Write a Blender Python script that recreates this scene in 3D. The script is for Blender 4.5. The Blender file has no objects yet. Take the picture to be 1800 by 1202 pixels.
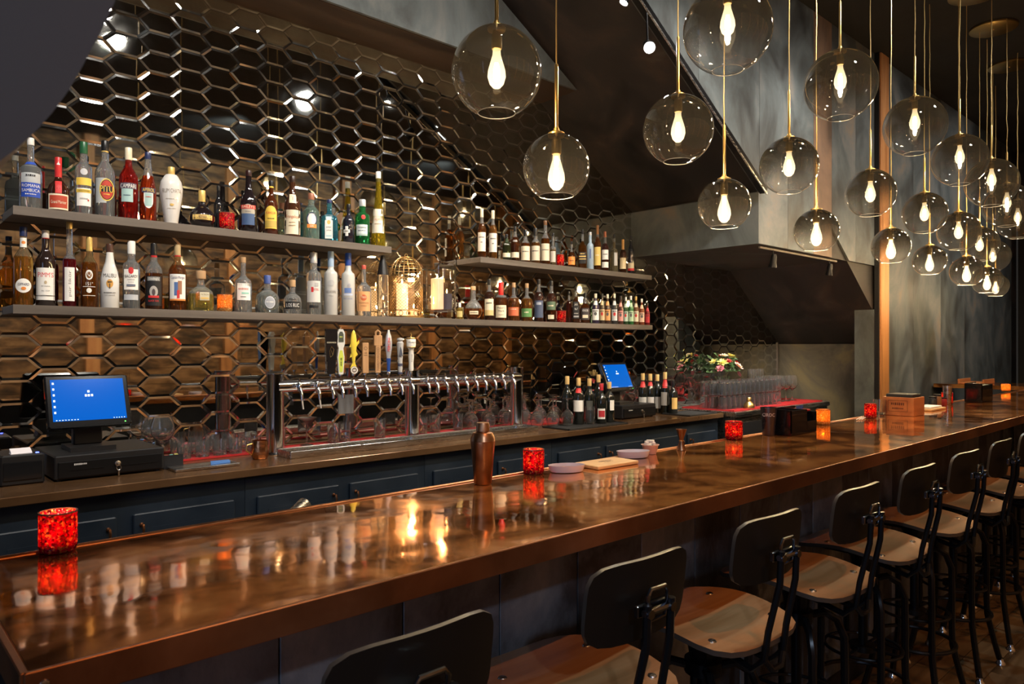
import bpy, math, random
from mathutils import Vector, Matrix
random.seed(11)
SC = bpy.context.scene
COL = SC.collection
H = 1.47                      # eye height
F = 1278.0; HOR = 608.0       # focal length and horizon of the 1800x1202 frame
CT, ST = 0.6814, 0.7319       # bar direction against the optical axis
WALL = 3.8                    # lateral distance of the mirror wall

# ---------------------------------------------------------------- camera, world, exposure, lights
cam_d = bpy.data.cameras.new('camera'); cam = bpy.data.objects.new('camera', cam_d); COL.objects.link(cam)
cam.location = (0, 0, H); cam.rotation_euler = (math.radians(90), 0, -math.atan2(CT, ST))
cam_d.sensor_width = 36; cam_d.lens = 36 * F / 1800; cam_d.shift_y = (HOR - 601) / 1800
cam_d.clip_start = 0.05; cam_d.clip_end = 60
cam_d.dof.use_dof = True; cam_d.dof.focus_distance = 3.2; cam_d.dof.aperture_fstop = 11
SC.camera = cam
w = bpy.data.worlds.new('world'); SC.world = w; w.use_nodes = True
w.node_tree.nodes['Background'].inputs[0].default_value = (0.30, 0.27, 0.24, 1)
w.node_tree.nodes['Background'].inputs[1].default_value = 0.05
SC.view_settings.view_transform = 'Standard'; SC.view_settings.look = 'None'
SC.view_settings.exposure = 0.60; SC.view_settings.gamma = 1; SC.view_settings.use_curve_mapping = False
cy = SC.cycles
cy.max_bounces = 12; cy.diffuse_bounces = 3; cy.glossy_bounces = 6; cy.transmission_bounces = 10
cy.transparent_max_bounces = 24; cy.sample_clamp_indirect = 4; cy.sample_clamp_direct = 0
cy.caustics_reflective = True; cy.caustics_refractive = False; cy.blur_glossy = 0.6
cy.use_denoising = True

def spot(loc, aim, power, col, angle=60, blend=.8, r=.05):
    d = bpy.data.lights.new('spot_light', 'SPOT'); d.energy = power; d.color = col
    d.spot_size = math.radians(angle); d.spot_blend = blend; d.shadow_soft_size = r
    o = bpy.data.objects.new('spot_light', d); COL.objects.link(o); o.location = loc
    o.rotation_euler = (Vector(aim) - Vector(loc)).to_track_quat('-Z', 'Y').to_euler(); return o
def point(loc, power, col, r=.02):
    d = bpy.data.lights.new('point_light', 'POINT'); d.energy = power; d.color = col; d.shadow_soft_size = r
    o = bpy.data.objects.new('point_light', d); COL.objects.link(o); o.location = loc; return o
COOL = (1, .93, .84); WARM = (1, .62, .31)
# ceiling spots washing the shelves, the counter and the room (unseen lamps, added as fill)
for x, a, p in ((0.3, 0.3, 180), (1.5, 1.6, 200), (2.6, 2.9, 180), (3.7, 4.2, 180), (5.2, 5.6, 110)):
    spot((x, 1.35, 4.05), (a, 3.7, 1.6), p, COOL, 62, .9, .06)
for x, p in ((-.6, 130), (1.6, 150), (3.8, 170), (6.0, 160), (8.2, 130)):
    spot((x, -.9, 4.05), (x, -2.7, .9), p, WARM, 80, .9, .06)
for x in (0.5, 3.5, 6.5):
    spot((x, -.6, 4.05), (x, -2.9, 3.3), 120, (.85, .97, 1), 100, .9, .03)
spot((-.4, -1.6, 2.9), (1.3, 1.3, .6), 75, (.62, .78, 1), 60, .9, .05)  # added cool fill from behind the camera for the bar front
for x in (1.2, 2.4, 3.6, 4.8):
    spot((x + .3, 1.02, 4.05), (x, .88, .7), 85, (.78, .97, .95), 40, .9, .03)  # added pale fill for the rear halves of the stool seats
for x in (1.0, 2.4, 3.8, 5.2):
    spot((x, -.9, 4.05), (x + .1, 1.15, .76), 105, (1, .42, .13), 42, .9, .03)  # added orange fill reaching the seat fronts under the bar edge
for x in (3.6, 5.4, 7.4, 9.4):
    spot((x, .5, 4.05), (x + .3, 2.64, 2.3), 75, (1, .97, .92), 95, .9, .08)
for x in (3.2, 4.4, 5.6):
    spot((x, .1, 4.05), (x + .2, .45, 0), 45, (1, .78, .5), 50, .9, .05)
spot((1.6, 1.2, 3.9), (2.2, 3.45, 3.5), 130, COOL, 70, .9, .08)

# ---------------------------------------------------------------- helpers
def V(px, py, c):
    """photo pixel -> point on the vertical plane at lateral distance c"""
    u = (px - 900) / F; v = (HOR - py) / F
    x = c * (u * ST + CT) / (ST - u * CT); fwd = x * CT + c * ST
    return Vector((x, c, H + v * fwd))
def G(px, py, z):
    """photo pixel -> point on the horizontal plane at height z"""
    u = (px - 900) / F; fwd = F * (H - z) / (py - HOR)
    return Vector((fwd * (CT + u * ST), fwd * (ST - u * CT), z))
def fwd_of(p): return p.x * CT + p.y * ST
def width_at(p, wpx):
    f = fwd_of(p); u = (p.x * ST - p.y * CT) / f
    return wpx * f / F / math.sqrt(1 + u * u)
def proj(p):
    f = p.x * CT + p.y * ST
    return (900 + F * (p.x * ST - p.y * CT) / f, HOR - F * (p.z - H) / f) if f > .05 else None

MATS = {}
def M(name, col=(.5, .5, .5), rough=.5, metal=0.0, trans=0.0, ior=1.45, emis=None, estr=0.0, coat=0.0, spec=.5, sub=0.0):
    if name in MATS: return MATS[name]
    m = bpy.data.materials.new(name); m.use_nodes = True; b = m.node_tree.nodes['Principled BSDF']; i = b.inputs
    i['Base Color'].default_value = (*col, 1); i['Roughness'].default_value = rough; i['Metallic'].default_value = metal
    i['Transmission Weight'].default_value = trans; i['IOR'].default_value = ior
    i['Coat Weight'].default_value = coat; i['Specular IOR Level'].default_value = spec
    if emis: i['Emission Color'].default_value = (*emis, 1); i['Emission Strength'].default_value = estr
    MATS[name] = m; return m
def noisy(name, ramp, scale=5, rough=(.5, .6), metal=0.0, bump=0.0, stretch=(1, 1, 1), detail=6, bscale=None, dist=.3, coat=0.0, bdist=.01, rot=(0, 0, 0)):
    """procedural colour noise -> ramp, with roughness variation and bump"""
    if name in MATS: return MATS[name]
    m = bpy.data.materials.new(name); m.use_nodes = True; t = m.node_tree; n = t.nodes; b = n['Principled BSDF']
    tc = n.new('ShaderNodeTexCoord'); mp = n.new('ShaderNodeMapping'); mp.inputs['Scale'].default_value = stretch
    mp.inputs['Rotation'].default_value = rot
    oi = n.new('ShaderNodeObjectInfo'); add = n.new('ShaderNodeVectorMath'); add.operation = 'MULTIPLY_ADD'
    add.inputs[1].default_value = (7, 13, 5); t.links.new(oi.outputs['Random'], add.inputs[0]); t.links.new(tc.outputs['Object'], add.inputs[2])
    no = n.new('ShaderNodeTexNoise'); no.inputs['Scale'].default_value = scale; no.inputs['Detail'].default_value = detail
    no.inputs['Distortion'].default_value = dist; no.inputs['Roughness'].default_value = .62
    rp = n.new('ShaderNodeValToRGB'); e = rp.color_ramp.elements
    while len(e) < len(ramp): e.new(.5)
    for k, (p, c) in enumerate(ramp): e[k].position = p; e[k].color = (*c, 1)
    t.links.new(add.outputs[0], mp.inputs[0]); t.links.new(mp.outputs[0], no.inputs[0])
    t.links.new(no.outputs[0], rp.inputs[0]); t.links.new(rp.outputs[0], b.inputs['Base Color'])
    mr = n.new('ShaderNodeMapRange'); mr.inputs[1].default_value = .3; mr.inputs[2].default_value = .7
    mr.inputs[3].default_value, mr.inputs[4].default_value = rough
    t.links.new(no.outputs[0], mr.inputs[0]); t.links.new(mr.outputs[0], b.inputs['Roughness'])
    b.inputs['Metallic'].default_value = metal; b.inputs['Coat Weight'].default_value = coat
    if bump:
        n2 = n.new('ShaderNodeTexNoise'); n2.inputs['Scale'].default_value = bscale or scale * 3; n2.inputs['Detail'].default_value = 5
        bp = n.new('ShaderNodeBump'); bp.inputs['Strength'].default_value = bump; bp.inputs['Distance'].default_value = bdist
        t.links.new(mp.outputs[0], n2.inputs[0]); t.links.new(n2.outputs[0], bp.inputs['Height']); t.links.new(bp.outputs[0], b.inputs['Normal'])
    MATS[name] = m; return m
def thin_glass(name, col=(.97, .98, .98), gloss=1.0, grad=None, base=.03, haze=0.0):
    """a thin pane: tinted see-through with fresnel reflection; grad = (z0, colour0, z1, colour1) tints by height"""
    if name in MATS: return MATS[name]
    m = bpy.data.materials.new(name); m.use_nodes = True; t = m.node_tree; n = t.nodes; n.clear()
    out = n.new('ShaderNodeOutputMaterial'); tr = n.new('ShaderNodeBsdfTransparent'); gl = n.new('ShaderNodeBsdfGlossy')
    gl.inputs['Roughness'].default_value = .02; gl.inputs['Color'].default_value = (1, 1, 1, 1)
    mx = n.new('ShaderNodeMixShader'); fr = n.new('ShaderNodeLayerWeight'); fr.inputs['Blend'].default_value = .5
    pw = n.new('ShaderNodeMath'); pw.operation = 'POWER'; pw.inputs[1].default_value = 3.2
    ma = n.new('ShaderNodeMath'); ma.operation = 'MULTIPLY_ADD'; ma.inputs[1].default_value = .75 * gloss; ma.inputs[2].default_value = base; ma.use_clamp = True
    t.links.new(fr.outputs['Facing'], pw.inputs[0]); t.links.new(pw.outputs[0], ma.inputs[0]); t.links.new(ma.outputs[0], mx.inputs[0])
    t.links.new(tr.outputs[0], mx.inputs[1]); t.links.new(gl.outputs[0], mx.inputs[2]); t.links.new(mx.outputs[0], out.inputs[0])
    if haze:
        df = n.new('ShaderNodeBsdfTranslucent'); df.inputs[0].default_value = (.9, .85, .78, 1); m3 = n.new('ShaderNodeMixShader'); m3.inputs[0].default_value = haze
        t.links.new(mx.outputs[0], m3.inputs[1]); t.links.new(df.outputs[0], m3.inputs[2]); t.links.new(m3.outputs[0], out.inputs[0])
    if grad:
        z0, c0, z1, c1 = grad
        tc = n.new('ShaderNodeTexCoord'); sp = n.new('ShaderNodeSeparateXYZ'); mr = n.new('ShaderNodeMapRange')
        mr.inputs[1].default_value = z0; mr.inputs[2].default_value = z1; mr.interpolation_type = 'SMOOTHSTEP'
        mc = n.new('ShaderNodeMix'); mc.data_type = 'RGBA'; mc.inputs[6].default_value = (*c0, 1); mc.inputs[7].default_value = (*c1, 1)
        t.links.new(tc.outputs['Object'], sp.inputs[0]); t.links.new(sp.outputs[2], mr.inputs[0])
        t.links.new(mr.outputs[0], mc.inputs[0]); t.links.new(mc.outputs[2], tr.inputs['Color'])
    else: tr.inputs['Color'].default_value = (*col, 1)
    MATS[name] = m; return m
def liquid_glass(name, glass, liq, fill, trans=.9):
    """bottle glass, clear above the fill line and tinted by the liquid below it"""
    if name in MATS: return MATS[name]
    m = M(name, glass, .03, 0, trans, 1.42); t = m.node_tree; n = t.nodes; b = n['Principled BSDF']
    if fill > 0:
        tc = n.new('ShaderNodeTexCoord'); sp = n.new('ShaderNodeSeparateXYZ'); mr = n.new('ShaderNodeMapRange')
        mr.inputs[1].default_value = fill - .0015; mr.inputs[2].default_value = fill + .0015
        mc = n.new('ShaderNodeMix'); mc.data_type = 'RGBA'; mc.inputs[6].default_value = (*liq, 1); mc.inputs[7].default_value = (*glass, 1)
        t.links.new(tc.outputs['Object'], sp.inputs[0]); t.links.new(sp.outputs[2], mr.inputs[0])
        t.links.new(mr.outputs[0], mc.inputs[0]); t.links.new(mc.outputs[2], b.inputs['Base Color'])
    return m

class MB:
    def __init__(s): s.v = []; s.f = []; s.m = []
    def add(s, vs, fs, mi=0, T=None):
        o = len(s.v); s.v += [tuple(T @ Vector(p)) if T else tuple(p) for p in vs]
        s.f += [tuple(o + i for i in f) for f in fs]; s.m += [mi] * len(fs); return s
    def box(s, x0, x1, y0, y1, z0, z1, mi=0, T=None):
        return s.add([(x0, y0, z0), (x1, y0, z0), (x1, y1, z0), (x0, y1, z0), (x0, y0, z1), (x1, y0, z1), (x1, y1, z1), (x0, y1, z1)],
                     [(3, 2, 1, 0), (4, 5, 6, 7), (0, 1, 5, 4), (1, 2, 6, 5), (2, 3, 7, 6), (3, 0, 4, 7)], mi, T)
    def bbox(s, x0, x1, y0, y1, z0, z1, b=.003, mi=0, T=None):
        """box with chamfered vertical and horizontal edges"""
        vs = []
        for z, i in ((z0, b), (z0 + b, 0), (z1 - b, 0), (z1, b)):
            for x, y in ((x0 + i + b, y0 + i), (x1 - i - b, y0 + i), (x1 - i, y0 + i + b), (x1 - i, y1 - i - b), (x1 - i - b, y1 - i), (x0 + i + b, y1 - i), (x0 + i, y1 - i - b), (x0 + i, y0 + i + b)):
                vs.append((x, y, z))
        fs = [tuple(range(7, -1, -1)), tuple(range(24, 32))]
        for k in range(3):
            for j in range(8): fs.append((k * 8 + j, k * 8 + (j + 1) % 8, k * 8 + 8 + (j + 1) % 8, k * 8 + 8 + j))
        return s.add(vs, fs, mi, T)
    def lathe(s, prof, seg=24, n=2, mi=0, T=None, a=None, ysc=1.0):
        """prof = [(r, z)...] bottom to top (outward normals); n = superellipse exponent"""
        vs = []; fs = []; idx = []
        for r, z in prof:
            if r < 1e-6: idx.append([len(vs)] * seg); vs.append((0, 0, z)); continue
            row = []
            for j in range(seg):
                p = 2 * math.pi * (j + .5) / seg; c, si = math.cos(p), math.sin(p)
                k = 1 if n == 2 else (abs(c) ** n + abs(si) ** n) ** (-1 / n)
                row.append(len(vs)); vs.append((r * k * c, r * k * si * ysc, z))
            idx.append(row)
        for i in range(len(prof) - 1):
            A, B = idx[i], idx[i + 1]
            for j in range(seg):
                q = (j + 1) % seg
                if prof[i][0] < 1e-6 and prof[i + 1][0] < 1e-6: continue
                if prof[i][0] < 1e-6: fs.append((A[j], B[q], B[j]))
                elif prof[i + 1][0] < 1e-6: fs.append((A[j], A[q], B[j]))
                else: fs.append((A[j], A[q], B[q], B[j]))
        return s.add(vs, fs, mi, T)
    def tube(s, pts, r, seg=8, mi=0, T=None, cap=True, closed=False):
        P = [Vector(p) for p in pts]; R = r if isinstance(r, (list, tuple)) else [r] * len(P); N = len(P); vs = []; fs = []
        up = None
        for i, p in enumerate(P):
            if closed: d = P[(i + 1) % N] - P[i - 1]
            else: d = P[min(i + 1, N - 1)] - P[max(i - 1, 0)]
            d.normalize()
            if up is None: up = d.orthogonal().normalized()
            up = (up - d * up.dot(d)); up = up.normalized() if up.length > 1e-5 else d.orthogonal().normalized()
            sd = d.cross(up)
            for j in range(seg):
                a = 2 * math.pi * j / seg; vs.append(p + (up * math.cos(a) + sd * math.sin(a)) * R[i])
        for i in range(N if closed else N - 1):
            for j in range(seg):
                q = (j + 1) % seg; k = (i + 1) % N; fs.append((i * seg + j, i * seg + q, k * seg + q, k * seg + j))
        if cap and not closed: fs.append(tuple(range(seg - 1, -1, -1))); fs.append(tuple(range((N - 1) * seg, N * seg)))
        return s.add(vs, fs, mi, T)
    def prism(s, poly, a0, a1, axis='y', mi=0, T=None):
        """poly = 2-D outline, counter-clockwise in (x, z) seen from -y (axis y), (x, y) seen from +z (axis z), (y, z) from +x (axis x)"""
        n = len(poly)
        if axis == 'y': A = [(x, a0, z) for x, z in poly]; B = [(x, a1, z) for x, z in poly]
        elif axis == 'z': A = [(x, y, a1) for x, y in poly]; B = [(x, y, a0) for x, y in poly]
        else: A = [(a1, y, z) for y, z in poly]; B = [(a0, y, z) for y, z in poly]
        return s.add(A + B, [tuple(range(n)), tuple(range(2 * n - 1, n - 1, -1))] + [(i, n + i, n + (i + 1) % n, (i + 1) % n) for i in range(n)], mi, T)
    def build(s, name, mats, parent=None, loc=None, rz=0, smooth=True, ang=38):
        me = bpy.data.meshes.new(name); me.from_pydata(s.v, [], s.f)
        for m in (mats if isinstance(mats, (list, tuple)) else [mats]): me.materials.append(m)
        if any(s.m): me.polygons.foreach_set('material_index', s.m)
        if smooth:
            me.polygons.foreach_set('use_smooth', [True] * len(me.polygons)); me.set_sharp_from_angle(angle=math.radians(ang))
        me.update()
        o = bpy.data.objects.new(name, me); COL.objects.link(o)
        if parent: o.parent = parent
        if loc is not None: o.location = loc
        if rz: o.rotation_euler.z = rz
        return o
def link(name, me, parent=None, loc=None, rot=None):
    o = bpy.data.objects.new(name, me); COL.objects.link(o); o.parent = parent
    if loc is not None: o.location = loc
    if rot is not None: o.rotation_euler = rot
    return o
def tag(o, label, cat, group=None, kind=None):
    o['label'] = label; o['category'] = cat
    if group: o['group'] = group
    if kind: o['kind'] = kind
    return o
def thing(name, label, cat, loc=(0, 0, 0), rz=0, group=None):
    o = bpy.data.objects.new(name, None); COL.objects.link(o); o.location = loc; o.rotation_euler.z = rz
    o.empty_display_size = .02; return tag(o, label, cat, group)
def struct(o): o['kind'] = 'structure'; return o
def dup(o, loc=None, rz=None, label=None, parent=None):
    c = o.copy(); COL.objects.link(c)
    if parent: c.parent = parent
    for ch in list(o.children): dup(ch, parent=c)
    if loc is not None: c.location = loc
    if rz is not None: c.rotation_euler.z = rz
    if label: c['label'] = label
    return c
def face_cam(p, jit=0.0): return math.atan2(-p.x, p.y) + jit
TXT = {}
def text_geo(s):
    """flat lettering, centred, 1 unit high: (verts, faces)"""
    if s in TXT: return TXT[s]
    if s.startswith('~'):                    # print too small to read in the photo: a row of blurred strokes
        q = random.Random(s); vs = []; fs = []; x = 0
        for ch in s[1:]:
            if ch == ' ': x += .35; continue
            a = q.uniform(.28, .5); h = q.uniform(.26, .42); n = len(vs); vs += [Vector((x, -h, 0)), Vector((x + a, -h, 0)), Vector((x + a, h, 0)), Vector((x, h, 0))]; fs.append((n, n + 1, n + 2, n + 3)); x += a + .16
        TXT[s] = ([v - Vector((x / 2, 0, 0)) for v in vs], fs); return TXT[s]
    c = bpy.data.curves.new('lettering', 'FONT'); c.body = s; c.align_x = 'CENTER'; c.align_y = 'CENTER'; c.resolution_u = 2; c.size = 1.35
    o = bpy.data.objects.new('lettering', c); me = bpy.data.meshes.new_from_object(o)
    TXT[s] = ([v.co.copy() for v in me.vertices], [tuple(p.vertices) for p in me.polygons])
    bpy.data.objects.remove(o); bpy.data.curves.remove(c); bpy.data.meshes.remove(me); return TXT[s]
def flat_text(mb, s, w=None, h=None, T=None, mi=0):
    """lettering in the x-z plane facing -y, scaled to height h or width w"""
    vs, fs = text_geo(s); xs = [v.x for v in vs]; W = max(xs) - min(xs); k = h if h else w / W
    if h and w: k = min(h, w / W)
    mb.add([(v.x * k, 0, v.y * k) for v in vs], fs, mi, T)

# ---------------------------------------------------------------- materials of the room
plaster = noisy('plaster_grey', [(.30, (.030, .030, .029)), (.42, (.062, .068, .068)), (.52, (.095, .112, .115)), (.62, (.15, .155, .15)), (.74, (.24, .18, .12))], 2.2, (.45, .75), bump=.35, stretch=(1, 1, .7), detail=10, dist=.55, bscale=9)
plaster_brown = noisy('plaster_brown', [(.3, (.05, .035, .025)), (.5, (.16, .10, .065)), (.7, (.27, .16, .09))], 2.5, (.5, .75), bump=.3, stretch=(1, 1, .4), detail=9, dist=.8)
plaster_gold = noisy('plaster_gold', [(.3, (.035, .030, .022)), (.5, (.10, .085, .055)), (.62, (.16, .125, .06)), (.8, (.14, .14, .12))], 1.8, (.4, .7), bump=.3, detail=9, dist=1.1)
dark_soffit = noisy('dark_soffit', [(.32, (.006, .005, .005)), (.5, (.018, .014, .012)), (.62, (.040, .026, .019)), (.78, (.075, .068, .060))], 1.7, (.5, .75), bump=.25, stretch=(.6, 1, 1.4), detail=9, dist=1.2)
brown_board = noisy('brown_board', [(.3, (.018, .009, .005)), (.5, (.045, .024, .012)), (.75, (.075, .042, .024))], 3, (.45, .6), bump=.1, stretch=(.3, 3, 3))
ceil_m = noisy('ceiling_black', [(.3, (.010, .010, .010)), (.7, (.022, .022, .021))], 3, (.7, .9))
floor_m = noisy('floor_wood', [(.3, (.030, .017, .008)), (.5, (.07, .042, .02)), (.75, (.12, .075, .035))], 4, (.25, .5), bump=.15, stretch=(.35, 3, 1), detail=8)
post_m = noisy('orange_pine', [(.3, (.30, .12, .035)), (.5, (.48, .21, .07)), (.72, (.60, .30, .11))], 3, (.45, .6), bump=.15, stretch=(5, 5, .35), detail=6)
plank_m = noisy('barn_wood', [(.32, (.018, .009, .004)), (.44, (.09, .045, .016)), (.55, (.20, .105, .040)), (.72, (.36, .21, .09))], 5, (.55, .8), bump=.3, stretch=(.7, 2.4, 2.4), detail=9)
mirror_m = noisy('mirror_glass', [(.3, (.44, .44, .41)), (.7, (.66, .66, .62))], 5, (.012, .035), metal=1.0)
grout_m = M('mirror_backing', (.02, .018, .015), .7)
shelf_m = noisy('shelf_grey', [(.3, (.065, .052, .042)), (.55, (.12, .098, .080)), (.8, (.18, .15, .125))], 3, (.5, .7), bump=.15, stretch=(.3, 3, 3))
navy = noisy('navy_paint', [(.3, (.005, .010, .018)), (.7, (.009, .017, .028))], 4, (.35, .5), bump=.03)
counter_m = noisy('bronze_counter', [(.3, (.12, .060, .026)), (.7, (.22, .120, .058))], 3, (.16, .3), metal=.6)
copper_top = None
def make_copper():
    m = bpy.data.materials.new('copper_top'); m.use_nodes = True; t = m.node_tree; n = t.nodes; b = n['Principled BSDF']
    tc = n.new('ShaderNodeTexCoord'); mp = n.new('ShaderNodeMapping'); mp.inputs['Scale'].default_value = (1.0, 1.35, 1); mp.inputs['Rotation'].default_value = (0, 0, .6)
    no = n.new('ShaderNodeTexNoise'); no.inputs['Scale'].default_value = 4.2; no.inputs['Detail'].default_value = 7; no.inputs['Distortion'].default_value = .7; no.inputs['Roughness'].default_value = .6
    rp = n.new('ShaderNodeValToRGB'); e = rp.color_ramp.elements; e.new(.5); e.new(.5)
    for k, (p, c) in enumerate(((.34, (.16, .055, .014)), (.46, (.46, .17, .045)), (.56, (.88, .35, .09)), (.68, (1.0, .47, .14)))): e[k].position = p; e[k].color = (*c, 1)
    mr = n.new('ShaderNodeMapRange'); mr.inputs[1].default_value = .35; mr.inputs[2].default_value = .68; mr.inputs[3].default_value = .035; mr.inputs[4].default_value = .13
    n2 = n.new('ShaderNodeTexNoise'); n2.inputs['Scale'].default_value = 6.0; n2.inputs['Detail'].default_value = 2.0
    bp = n.new('ShaderNodeBump'); bp.inputs['Strength'].default_value = .35; bp.inputs['Distance'].default_value = .004
    t.links.new(tc.outputs['Object'], mp.inputs[0]); t.links.new(mp.outputs[0], no.inputs[0]); t.links.new(no.outputs[0], rp.inputs[0]); t.links.new(rp.outputs[0], b.inputs['Base Color'])
    t.links.new(no.outputs[0], mr.inputs[0]); t.links.new(mr.outputs[0], b.inputs['Roughness'])
    t.links.new(tc.outputs['Object'], n2.inputs[0]); t.links.new(n2.outputs[0], bp.inputs['Height']); t.links.new(bp.outputs[0], b.inputs['Normal'])
    b.inputs['Metallic'].default_value = .84; b.inputs['Coat Weight'].default_value = .35; b.inputs['Coat Roughness'].default_value = .03
    t.links.new(bp.outputs[0], b.inputs['Coat Normal'])
    return m
copper_top = make_copper()
copper_edge = noisy('copper_edge', [(.3, (.20, .075, .03)), (.6, (.38, .16, .07)), (.8, (.50, .24, .12))], 3, (.28, .45), metal=.9, detail=6)
bar_panel_m = noisy('bar_front_patina', [(.32, (.012, .012, .013)), (.44, (.05, .053, .060)), (.56, (.15, .165, .19)), (.72, (.28, .28, .28))], 3.5, (.35, .6), metal=.5, bump=.3, stretch=(1, 1, .7), detail=10, bscale=30)
black = M('black_plastic', (.012, .012, .013), .35)
black_gloss = M('black_gloss', (.008, .008, .009), .12, coat=.5)
black_metal = M('black_metal', (.015, .015, .016), .28, .6)
chrome = M('chrome', (.82, .82, .83), .11, 1.0)
steel = noisy('brushed_steel', [(.3, (.45, .44, .42)), (.7, (.62, .60, .57))], 20, (.2, .35), metal=1.0, stretch=(.2, 4, 4))
brass = M('brass', (.85, .55, .19), .33, 1.0)
brass_dull = M('brass_dull', (.62, .42, .16), .32, 1.0)

# ---------------------------------------------------------------- the room shell
ZC = 4.18
S1 = lambda x: H + 2.034 - .615 * (x - 3.44)           # sloping underside of the stair
XB, XS, XP, XE = 4.914, 6.48, 7.478, 12.2              # beam face, start of low slope, niche panel, far end
ZB, ZS = H + .744, H + .02
X0 = (2.034 + H - ZC) / .615 + 3.44
struct(MB().box(-2.6, XE + 1, -2.9, 4.1, -.12, -.02).build('floor', floor_m, smooth=False))
fl = bpy.data.objects['floor']
me_b = None
for r in range(10):                                     # floor boards where the photo shows the floor
    y0 = .02 + r * .13
    x = 1.2 + (r * .37) % .7
    while x < 8.6:
        L = 1.25
        b = MB().bbox(x + .001, x + L - .001, y0 + .0012, y0 + .1288, -.02, 0, .0015).build('floor_board', floor_m, fl, smooth=False); x += L
struct(MB().box(-2.6, XE + 1, -2.9, 4.1, ZC, ZC + .1).build('ceiling', ceil_m, smooth=False))
wb = struct(MB().box(-2.6, 7.6, WALL, WALL + .12, 0, ZC).build('wall_back', grout_m, smooth=False))
struct(MB().box(-2.7, -2.6, -2.9, 3.92, 0, ZC).build('wall_left', plaster, smooth=False))
struct(MB().box(XE, XE + .1, -2.9, 2.64, 0, ZC).build('wall_end', M('dark_recess', (.012, .012, .012), .8), smooth=False))
wf = struct(MB().box(-2.6, XE, -3.02, -2.9, 0, ZC).build('wall_front', brown_board, smooth=False))
mb = MB(); z = 0.0; r = 0
while z < 4.1:                                          # weathered planks seen only in the mirror
    x = -2.6 + (r * .83) % 1.4
    while x < XE:
        L = random.uniform(.9, 2.3); d = random.uniform(0, .012)
        mb.box(x, min(x + L - .004, XE), -2.9, -2.87 + d, z, z + .122); x += L
    z += .127; r += 1
o = mb.build('plank', plank_m, wf, smooth=False); o['kind'] = 'stuff'
for x in (-1.3, .5, 2.3, 4.1, 5.9, 7.7, 9.5): MB().box(x, x + .16, -2.87, -2.80, 0, ZC).build('post', post_m, wf, smooth=False)

# mirror tiles: 10 x 20 cm long hexagons with bevelled borders
ta, tw, th, bev, ris = .0495, .0985, .0489, .0100, .0012
def tile_mesh(seed):
    q = random.Random(seed); g = .0007
    out = [(-tw, 0), (-ta + g, -th), (ta - g, -th), (tw, 0), (ta - g, th), (-ta + g, th)]
    k = 1 - bev / th; inn = [(x - math.copysign(bev * 1.41, x), 0) if z == 0 else (x - math.copysign(bev * .42, x), z * k) for x, z in out]
    mb = MB(); n = 6
    v = [(x, 0, z) for x, z in out] + [(x, -.0035, z) for x, z in out] + [(x, -.0035 - ris, z) for x, z in inn]
    f = [(12, 13, 14, 15, 16, 17)] + [(6 + i, 6 + (i + 1) % 6, 12 + (i + 1) % 6, 12 + i) for i in range(6)] + [(i, (i + 1) % 6, 6 + (i + 1) % 6, 6 + i) for i in range(6)]
    return v, f
tv, tf = tile_mesh(0)
bevel_m = noisy('mirror_bevel', [(.3, (.62, .63, .62)), (.7, (.85, .86, .85))], 8, (.03, .08), metal=1.0)
def tile_mb(mb, T=None):
    mb.add(tv, tf[:1], 0, T); o = len(mb.v) - len(tv); mb.f += [tuple(o + i for i in f) for f in tf[1:]]; mb.m += [1] * len(tf[1:]); return mb
tiles = []
for c in range(-7, 47):
    for r in range(-7, 24):
        ev = (r + .5) * .099 if c % 2 == 0 else r * .099
        x = .6474 + .1485 * (c + .5); z = H + ev
        if x > 7.46 or z < .90 or z > 3.32: continue
        if x < XB and z > S1(x) + .08: continue
        if x > XB + .02 and z > ZB + .05: continue
        if x > XS and z > ZB - .727 * (x - XS) + .06: continue
        p = proj(Vector((x, WALL, z))); vis = p and -30 < p[0] < 1830 and -30 < p[1] < 1230 and not (p[0] + p[1] * .75 < 190)
        size = 1 / fwd_of(Vector((x, WALL, 0))) if vis else 0
        tiles.append((size, x, z))
tiles.sort(key=lambda t: -t[0])
TM = None; rest = MB()
for k, (sz, x, z) in enumerate(tiles):
    q = random.Random(k); rot = Matrix.Rotation(q.gauss(0, .0035), 4, 'X') @ Matrix.Rotation(q.gauss(0, .0035), 4, 'Z')
    if k < 300:
        if TM is None:
            o = tile_mb(MB()).build('mirror_tile', [mirror_m, bevel_m], wb, smooth=False); TM = o.data
        else: o = link('mirror_tile', TM, wb)
        o.location = (x, WALL - .0012, z); o.rotation_euler = rot.to_euler()
    else: tile_mb(rest, Matrix.Translation((x, WALL - .0012, z)) @ rot)
o = rest.build('mirror_tile', [mirror_m, bevel_m], wb, smooth=False); o['kind'] = 'stuff'
struct(MB().box(7.43, 7.45, WALL - .016, WALL, .93, ZS + .02).build('trim_1', shelf_m, smooth=False))

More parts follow.
